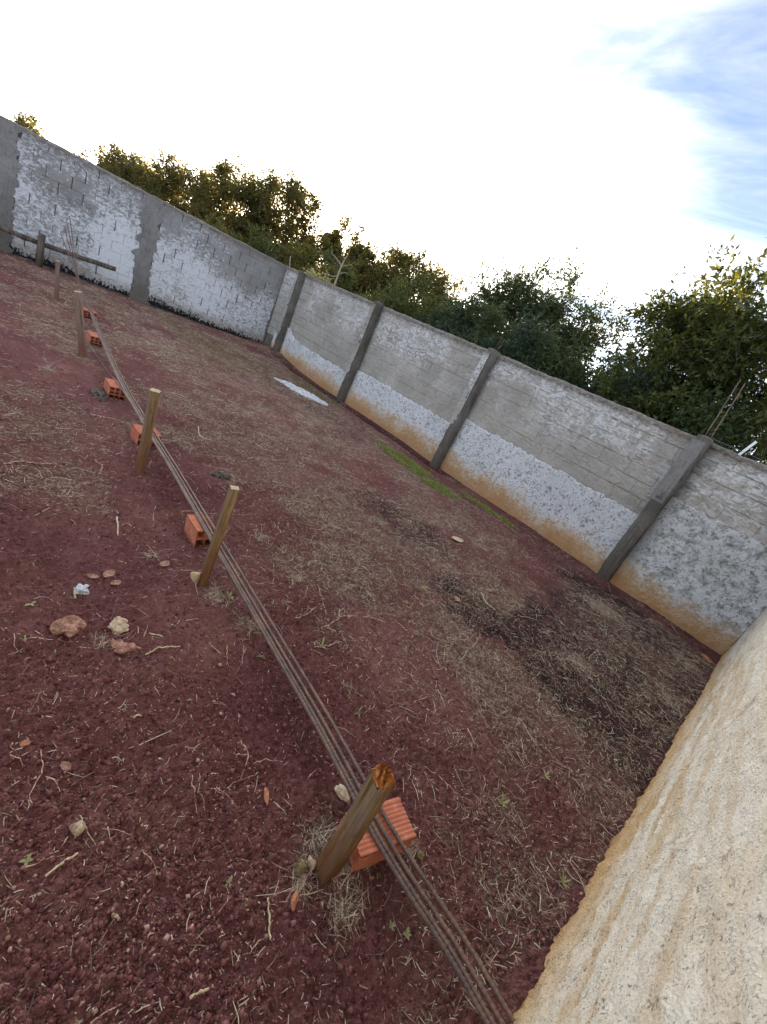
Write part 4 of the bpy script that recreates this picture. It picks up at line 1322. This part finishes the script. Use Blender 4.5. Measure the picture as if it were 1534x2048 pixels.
# twigs traced on the ground, each its own
def from_crop(pts, ox, oy, sc_):
    return [(ox+a/sc_, oy+b/sc_) for a, b in pts]
A8 = (0, 1300, 2.474); A4 = (0, 1100, 3.068); A1 = (700, 900, 2.841); A2 = (400, 1100, 3.068); A6 = (520, 1440, 3.196); A5 = (0, 740, 2.739); A3 = (200, 600, 3.068)
TW = [
 (A8, [(200, 505), (207, 605), (150, 720), (143, 785)], 2.2), (A8, [(225, 630), (280, 680), (303, 720)], 2.0), (A8, [(45, 535), (95, 555), (115, 575)], 2.0),
 (A8, [(1105, 700), (1175, 650), (1260, 620)], 1.7), (A8, [(1250, 560), (1305, 555), (1362, 570)], 2.0),
 (A8, [(945, 635), (950, 700), (973, 820)], 1.8), (A8, [(978, 680), (965, 770)], 1.6), (A8, [(1055, 690), (1110, 725), (1172, 785)], 1.6), (A8, [(1338, 745), (1425, 835)], 1.8),
 (A8, [(335, 930), (285, 1005), (205, 1055)], 2.2), (A8, [(105, 1098), (215, 1060), (320, 1020)], 2.2), (A8, [(390, 830), (430, 900), (480, 1020)], 2.2),
 (A8, [(695, 1005), (750, 1060), (778, 1115)], 1.7), (A8, [(605, 1050), (668, 995)], 1.7), (A8, [(838, 940), (815, 1010), (818, 1085)], 1.3),
 (A8, [(1030, 1225), (1045, 1310), (1115, 1420)], 1.7), (A8, [(960, 1450), (1030, 1370)], 1.3), (A8, [(1070, 1320), (1140, 1225)], 1.3), (A8, [(445, 1850), (520, 1800), (600, 1755)], 1.9),
 (A8, [(915, 490), (960, 495), (997, 470)], 1.8), (A8, [(760, 195), (810, 150)], 1.8), (A8, [(760, 195), (790, 232)], 1.8),
 (A4, [(200, 555), (340, 565), (475, 570)], 1.9), (A4, [(675, 560), (805, 510)], 1.7), (A4, [(590, 390), (650, 450)], 1.9), (A4, [(205, 310), (270, 300), (350, 345)], 2.2),
 (A4, [(85, 520), (90, 600), (130, 640)], 1.9), (A4, [(1390, 600), (1388, 710)], 2.2), (A4, [(1490, 595), (1485, 680), (1455, 750)], 1.7), (A4, [(1140, 440), (1215, 422)], 2.6),
 (A4, [(880, 540), (905, 470)], 2.0), (A4, [(960, 700), (900, 690)], 1.8),
 (A1, [(760, 800), (830, 805), (895, 830)], 3.8), (A1, [(565, 1085), (680, 1078)], 3.4), (A1, [(660, 1590), (705, 1685)], 2.8), (A1, [(485, 1310), (487, 1380)], 2.6), (A1, [(950, 950), (1045, 965)], 3.6),
 (A1, [(240, 735), (300, 785)], 2.4), (A1, [(1060, 830), (1085, 860)], 3.0), (A1, [(1110, 1450), (1120, 1515)], 3.0),
 (A2, [(740, 490), (850, 425), (940, 400)], 3.0), (A2, [(575, 430), (660, 395), (735, 340)], 3.2), (A2, [(320, 205), (385, 220), (455, 210)], 3.2), (A2, [(780, 600), (875, 565)], 2.8), (A2, [(1250, 1000), (1340, 1055)], 1.8),
 (A6, [(1045, 300), (1190, 430), (1280, 520), (1330, 640)], 1.4), (A6, [(740, 1235), (800, 1170), (835, 1060)], 1.2), (A6, [(62, 510), (180, 635)], 1.5), (A6, [(445, 300), (490, 270)], 2.0), (A6, [(300, 380), (360, 320)], 1.6),
 (A5, [(520, 500), (555, 530), (545, 575)], 4.0), (A5, [(20, 520), (170, 515), (320, 520)], 4.5), (A5, [(980, 780), (1140, 790), (1330, 805)], 3.0), (A5, [(500, 250), (600, 270), (700, 305)], 4.5),
]
LT = 'thin dry brown twig lying loose on the red soil'
def lay(pts, r, matl, name, label, cat, group=None, taper=.5, sides=5):
    Q = np.array([G(a, b)[:2] for a, b in pts])
    Q3 = np.concatenate([Q, np.zeros((len(Q), 1))], 1)
    if len(Q3) > 2:
        Q3 = spline(Q3, 7)
    else:
        Q3 = np.linspace(Q3[0], Q3[1], 7)
    jig = np.linalg.norm(Q3[-1]-Q3[0])*.012
    Q3[1:-1, :2] += rngl.normal(0, jig, (len(Q3)-2, 2))
    zs = surf(Q3[:, 0], Q3[:, 1])
    Q3[:, 2] = np.maximum(zs, np.convolve(np.pad(zs, 2, 'edge'), np.ones(5)/5, 'valid'))+r*.9
    rad = r*np.linspace(1, taper, len(Q3))*(1+.12*rngl.normal(0, 1, len(Q3)))
    o = tube(name, Q3, rad, matl, None, sides)
    tag(at_base(o), label, cat, group)
    return o
for ref, pts, r_ in TW:
    lay(from_crop(pts, *ref), r_*.001, M['twig'], 'twig', LT, 'twig', 'loose dry twigs')
# a forked twig: one thing of two limbs
def forked(paths, r, label):
    allp = [np.array([G(a, b)[:2] for a, b in p_]) for p_ in paths]
    o0 = np.array([*allp[0][0], S(*allp[0][0])])
    t = empty('forked_twig', o0)
    for i, q in enumerate(allp):
        q3 = np.concatenate([q, np.zeros((len(q), 1))], 1)
        q3 = spline(q3, 6) if len(q3) > 2 else np.linspace(q3[0], q3[1], 6)
        q3[:, 2] = surf(q3[:, 0], q3[:, 1])+r
        tube('stem' if i == 0 else 'side_shoot', q3-o0, r*np.linspace(1, .6, len(q3)), M['twig'], t, 5)
    tag(t, label, 'twig')
forked([from_crop([(1187, 455), (1222, 530), (1190, 640)], *A8), from_crop([(1150, 525), (1222, 530), (1240, 540)], *A8)], .0024, 'forked pale twig shaped like a Y beside the steel bars')
PST = 'pale broken stalk lying on the red soil'
for ref, pts, r_ in [(A8, [(220, 1135), (380, 1020)], 4.0), (A8, [(1320, 1240), (1325, 1340), (1328, 1445)], 3.2), (A8, [(930, 1740), (1028, 1685)], 4.0), (A8, [(550, 1325), (582, 1350)], 4.2), (A8, [(655, 352), (697, 338)], 4.6),
                     (A5, [(640, 810), (645, 915)], 5.0), (A3, [(600, 785), (605, 830), (635, 860)], 6.0), (A1, [(740, 815), (770, 870), (820, 915)], 4.5), (A4, [(890, 650), (980, 610), (1105, 595)], 3.6), (A4, [(915, 512), (1000, 538)], 3.0), (A4, [(455, 240), (460, 310)], 4.5)]:
    lay(from_crop(pts, *ref), r_*.001, M['stalk'], 'broken_stalk', PST, 'stalk', 'pale broken stalks', .85, 6)

# stones, rubble and scraps
def lump(name, px, py, size, flat, matl, label, cat, seed, rough=.35, sub=3, group=None, sink=.25, stretch=(1, 1)):
    bm = bmesh.new()
    bmesh.ops.create_icosphere(bm, subdivisions=sub, radius=.5)
    off = Vector((seed*3.1, seed*1.7, seed*.9))
    for v in bm.verts:
        n_ = mn.fractal(v.co*2.2+off, 1.0, 2.0, 4)+.5*mn.cell(v.co*2.0+off)*.4
        v.co *= (1+rough*n_)
        v.co.x *= size*stretch[0]; v.co.y *= size*stretch[1]; v.co.z *= size*flat
    P_ = G(px, py)
    o = mesh_bm(name, bm, matl, None, False)
    o.location = (P_[0], P_[1], S(P_[0], P_[1])+size*flat*(.5-sink))
    o.rotation_euler = (0, 0, seed*1.3)
    tag(o, label, cat, group)
    return o
lump('rubble_lump', 134, 1258, .105, .62, M['rubble'], 'largest reddish lump of rubble on bare soil left of the slim stake', 'rubble', 1, .5, 4)
lump('rubble_lump', 236, 1257, .082, .5, M['rubble_pale'], 'pinkish lump of broken plaster beside the largest rubble lump', 'rubble', 2, .5, 4)
lump('rubble_lump', 246, 1297, .088, .45, M['rubble'], 'crumbling knobbly clay lump nearest the curved pale stalk', 'rubble', 3, .8, 4, stretch=(1.2, .7))
lump('stone', 153, 1664, .036, .7, M['rubble_pale'], 'pale pitted pebble at the tip of a bent twig', 'stone', 4, .4)
lump('stone', 597, 1741, .046, .7, M['rubble_moss'], 'mossy stone wedged at the foot of the splintered stake', 'stone', 5, .4)
lump('stone', 619, 1733, .036, .9, M['rubble_pale'], 'small white stone touching the splintered stake', 'stone', 6, .4, stretch=(.6, 1.1))
lump('stone', 838, 1712, .032, .8, M['rubble_moss'], 'small dull stone at the end of the ribbed brick', 'stone', 7, .4)
lump('stone', 757, 1752, .017, .7, M['rubble_moss'], 'tiny brown pebble in the shade of the ribbed brick', 'stone', 8, .3, 2)
lump('clay_chip', 586, 1806, .034, .5, M['clay_chip'], 'angular orange brick chip in front of the splintered stake', 'clay chip', 9, .5, 3, stretch=(1.2, .7))
lump('clay_chip', 378, 1865, .014, .8, M['clay_chip'], 'tiny round orange clay chip on bare soil', 'clay chip', 10, .3, 2)
lump('clay_chip', 914, 1199, .05, .4, M['clay_chip'], 'square orange brick chip on the straw', 'clay chip', 11, .35, 3)
lump('clay_chip', 50, 1491, .026, .5, M['clay_chip'], 'flat orange clay chip on bare soil near the forked roots', 'clay chip', 12, .3, 2)
lump('clay_chip', 530, 1596, .04, .35, M['clay_chip'], 'long orange splinter of brick beside the steel bars', 'clay chip', 13, .4, 3, stretch=(.45, 1.5))
lump('clay_chip', 1412, 1318, .10, .4, M['clay_chip'], 'red broken tile piece in the corner of the walls', 'clay chip', 14, .5, 3, stretch=(1.2, .7))
lump('clay_chip', 1392, 1326, .07, .4, M['clay_chip'], 'smaller red tile piece in the corner of the walls', 'clay chip', 15, .5, 3, stretch=(1.2, .6))
lump('crumpled_wrapper', 163, 1187, .05, .8, M['foil'], 'crumpled white wrapper lying on the bare soil', 'wrapper', 16, .7, 4)
lump('wood_chunk', 681, 1589, .060, .55, M['stalk'], 'pale split wood chunk behind the splintered stake', 'wood chunk', 17, .45, 3, stretch=(1.3, .6))
lump('bark_piece', 199, 793, .17, .28, M['bark'], 'dark rotten bark piece beside the nine-cell brick', 'bark', 18, .7, 4, stretch=(.6, 1.4))
lump('bark_piece', 447, 956, .14, .3, M['bark'], 'dark curled bark piece beyond the slim stake', 'bark', 19, .7, 4, stretch=(.5, 1.3))
# stone shard leaning on the slim stake
bm = bmesh.new()
P_ = G(388, 1172)
for co in [(-.026, 0, .075), (.020, .006, .078), (.016, .012, .02), (.004, .004, -.03), (-.004, -.006, .02), (-.02, -.008, .05)]:
    bm.verts.new(co)
bm.verts.ensure_lookup_table()
f_ = bm.faces.new(bm.verts[:])
ex = bmesh.ops.extrude_face_region(bm, geom=[f_])
for v in [e for e in ex['geom'] if isinstance(e, bmesh.types.BMVert)]:
    v.co += Vector((.004, .014, .002))
o = mesh_bm('wood_shard', bm, M['stalk'])
o.location = (P_[0], P_[1], S(P_[0], P_[1])+.004)
o.rotation_euler = (.25, -.12, .9)
tag(o, 'pale pointed shard standing against the slim stake', 'shard')
# curled dry leaves
def dry_leaf(px, py, size, label, seed, m_='dead_leaf'):
    rn = random.Random(seed)
    P_ = G(px, py)
    nu, nv = 9, 5
    Vv = []
    for i in range(nu):
        t = i/(nu-1)
        w_ = math.sin(math.pi*min(max(t, .02), .98))**.8*.34
        for j in range(nv):
            s_ = j/(nv-1)*2-1
            Vv.append(((t-.5)*size, s_*w_*size, size*(.10*s_*s_+.16*(t-.5)**2)+.006+.004*rn.random()))
    o = mesh_np('dry_leaf', np.array(Vv), grid(nv, nu), M[m_])
    md = o.modifiers.new('thickness', 'SOLIDIFY'); md.thickness = .0012
    o.location = (P_[0], P_[1], S(P_[0], P_[1]))
    o.rotation_euler = (0, 0, rn.uniform(0, 6))
    tag(o, label, 'leaf')
dry_leaf(913, 1082, .17, 'big pale curled dry leaf on the straw', 1, 'stalk')
dry_leaf(184, 1159, .055, 'small pinkish dry leaf nearest the white wrapper', 2)
dry_leaf(217, 1152, .075, 'larger pinkish dry leaf beyond the white wrapper', 3)
dry_leaf(230, 1173, .055, 'faded dry leaf between wrapper and slim stake', 4)
dry_leaf(130, 1541, .04, 'small brown dry leaf on bare soil', 5)
dry_leaf(328, 1133, .07, 'grey curled dry leaf beyond the rubble lumps', 6)

# weeds
WG = 'small weeds sprouting on the lot'
def weed(px, py, size, nleaf, label, seed, upright=.4, aspect=.28):
    rn = np.random.default_rng(seed+500)
    P_ = G(px, py)
    t = empty('weed', (P_[0], P_[1], S(P_[0], P_[1])))
    size = size*.72
    for k in range(nleaf):
        a_ = k*2.399+rn.uniform(-.3, .3)
        ln_ = size*rn.uniform(.35, 1.15)
        d_ = np.array([math.cos(a_), math.sin(a_), 0]); n_ = np.array([-d_[1], d_[0], 0])
        up_ = upright*rn.uniform(.4, 2.2)
        Vv = []
        for i in range(6):
            s_ = i/5
            c_ = d_*ln_*s_+np.array([0, 0, ln_*(up_*s_-.5*up_*s_*s_)+.004])
            w_ = ln_*aspect*.5*math.sin(math.pi*min(.95, .12+s_*.86))
            Vv += [c_-n_*w_+np.array([0, 0, w_*.35]), c_, c_+n_*w_+np.array([0, 0, w_*.35])]
        mesh_np('leaf', np.array(Vv), grid(3, 6), M['weed'], t, True)
    tag(t, label, 'weed', WG)
weed(641, 1297, .060, 9, 'yellowish tufted weed alone on the soil beyond the steel bars', 1, .8, .25)
weed(712, 1431, .045, 7, 'little star-shaped weed on the open soil', 2, .7, .16)
weed(1085, 1562, .055, 8, 'sprawling weed with dry leaves near the cream wall', 3, .5, .25)
weed(1000, 1612, .050, 9, 'yellow-green weed with upright tip near the cream wall', 4, .9, .3)
weed(778, 1858, .024, 6, 'tiny four-leaved seedling below the ribbed brick', 5, .4, .45)
weed(811, 1872, .030, 9, 'tiny crinkled green seedling beside the steel bars', 6, .5, .5)
weed(49, 1287, .055, 6, 'pale sprout beside bent stalks on bare soil', 7, .8, .2)
weed(62, 1212, .05, 3, 'flat green leaf sprout near the arched twig', 8, .2, .5)
weed(458, 1196, .055, 7, 'pale weed at the foot of the slim stake', 9, .6, .3)
weed(522, 1318, .045, 6, 'thin-leaved weed touching the steel bars', 10, .6, .18)
weed(545, 1210, .055, 6, 'whitish weed just beyond the steel bars', 11, .5, .25)
weed(842, 1177, .075, 4, 'bright green blade of weed in the straw', 12, .5, .3)
weed(810, 1206, .07, 4, 'fresh green leaf pair lying in the straw', 13, .3, .3)
weed(1120, 1770, .05, 8, 'ragged weed against the foot of the cream wall', 14, .8, .2)
weed(1200, 1215, .12, 9, 'pale weed in the twigs under the tall pillar', 15, .9, .15)
weed(52, 1726, .026, 5, 'tiny green sprout by the crossed twigs', 16, .5, .5)
weed(455, 1770, .026, 5, 'tiny round-leaved sprout on bare soil', 17, .4, .5)
for i, (a_, b_) in enumerate([(606, 541), (633, 549)]):
    Pw = on_d(a_, b_+2, np.hypot(-10.2, DB)+.1*i)
    rn = np.random.default_rng(700+i)
    V, F_ = leaves_geo(rn, np.stack([rn.normal(0, .16, 90), rn.normal(0, .05, 90), np.abs(rn.normal(0, .09, 90))], -1), rn.normal(0, 1, (90, 3)), .09, .05, .1)
    o = mesh_np('wall_plant', V, F_, M['weed'])
    kx_ = (-10.35, -9.75)[i]
    o.location = (kx_, DB+.06, WH+.005)
    tag(o, ('leafy green plant rooted on the wall top by the corner pillar', 'smaller plant on the wall top past the corner pillar')[i], 'plant')

# green grass by the far wall and dull grass by the lime
def grass_mesh(name, P, hgt_, matl, label, rng):
    n = len(P)
    th = rng.uniform(0, 6.28, n); d = np.stack([np.cos(th), np.sin(th), np.zeros(n)], -1)
    nn = np.stack([-d[:, 1], d[:, 0], np.zeros(n)], -1)
    h_ = hgt_*rng.uniform(.5, 1.3, n)[:, None]; w_ = .0035*rng.uniform(.7, 1.4, n)[:, None]
    b_ = np.stack([P[:, 0], P[:, 1], surf(P[:, 0], P[:, 1])-.003], -1)
    up_ = np.array([0, 0, 1.0])
    m_ = b_+up_*h_*.6+d*h_*.25; t_ = b_+up_*h_*.8+d*h_*rng.uniform(.5, 1.1, n)[:, None]
    V = np.stack([b_-nn*w_, b_+nn*w_, m_+nn*w_*.9, m_-nn*w_*.9, t_], 1)
    i = np.arange(n)[:, None]*5
    o = mesh_np(name, V.reshape(-1, 3), [i+np.array([[0, 1, 2, 3]]), i+np.array([[3, 2, 4]])], matl)
    return tag(o, label, 'grass', kind='stuff')
def spots(rng, n, f_, x0, x1, y0, y1):
    xs, ys = rng.uniform(x0, x1, n), rng.uniform(y0, y1, n)
    k_ = (rng.random(n) < f_(xs, ys)) & in_yard(xs, ys)
    return np.stack([xs[k_], ys[k_]], -1)
P = np.vstack([spots(rngl, 26000, lambda a, b: blob(a, b, -4.0, 5.45, 1.0, .30, -.12, 85, .5)*sstep(fbm(a*5, b*5, 3, 320), -.4, .15), -5.6, -2.4, 4.9, 6.0),
               spots(rngl, 9000, lambda a, b: .8*blob(a, b, -2.7, 5.95, .55, .12, 0, 86, .5), -3.6, -1.8, 5.7, 6.3)])
grass_mesh('grass_patch', P, .035, M['grass'], 'bright green grass patch growing along the foot of the stained wall', rngl)
P = np.vstack([spots(rngl, 9000, lambda a, b: .5*blob(a, b, -7.6, 5.75, 1.2, .25, 0, 87, .5), -9.5, -5.5, 5.2, 6.2),
               spots(rngl, 16000, lambda a, b: .45*blob(a, b, -9.0, 4.1, 1.7, 1.0, 0, 88, .7), -11.5, -6.5, 2.5, 5.8)])
grass_mesh('dull_grass', P, .04, M['grass_dry'], 'thin yellowing grass between the straw and the white lime', rngl)

# spilled lime: a low heap with crumbled edges
rn = rngl
pa, pb_ = G(549, 757)[:2], G(655, 812)[:2]
nu, nv = 90, 36
us_ = np.linspace(0, 1, nu); vs_ = np.linspace(-1, 1, nv)
UU, VV_ = np.meshgrid(us_, vs_)
axd = pb_-pa; lnl = np.linalg.norm(axd); axd = axd/lnl; axn = np.array([-axd[1], axd[0]])
wid = np.interp(us_, [0, .15, .3, .5, .75, .92, 1], [.02, .05, .13, .20, .17, .09, .02])*(1+.5*fbm(us_*9, us_*0, 4, 331))
wx = pa[0]+axd[0]*UU*lnl+axn[0]*VV_*wid[None]
wy = pa[1]+axd[1]*UU*lnl+axn[1]*VV_*wid[None]
hz_ = (1-VV_**2)*np.minimum(wid[None]*.34, .05)*(.7+1.0*np.abs(fbm(wx*18, wy*18, 4, 332)))+.02*fbm(wx*30, wy*30, 2, 333)
wz = surf(wx.ravel(), wy.ravel()).reshape(wx.shape)+hz_-.008
lo_ = empty('lime_heap', (*pa, S(*pa)))
off_ = np.array([*pa, S(*pa)])
mesh_np('heap', np.stack([wx, wy, wz], -1).reshape(-1, 3)-off_, grid(nu, nv), M['lime'], lo_, True)
n = 900
uu = rn.uniform(0, 1, n); vv = rn.normal(0, .75, n)
ww = np.interp(uu, us_, wid)
cx_ = pa[0]+axd[0]*uu*lnl+axn[0]*vv*ww; cy_ = pa[1]+axd[1]*uu*lnl+axn[1]*vv*ww
sz = np.clip(rn.lognormal(math.log(.010), .5, n), .004, .03)
zz = surf(cx_, cy_)+np.maximum(0, (1-vv**2))*np.minimum(ww*.34, .05)
V = octv[None]*rn.uniform(.6, 1.3, (n, 6, 3))*sz[:, None, None]+np.stack([cx_, cy_, zz+sz*.3], -1)[:, None]-off_
cr = mesh_np('lime_crumbs', V.reshape(-1, 3), (octf[None]+np.arange(n)[:, None, None]*6).reshape(-1, 3), M['lime'], lo_)
cr['kind'] = 'stuff'
tag(lo_, 'streak of spilled white lime on the ground before the second bay', 'lime')
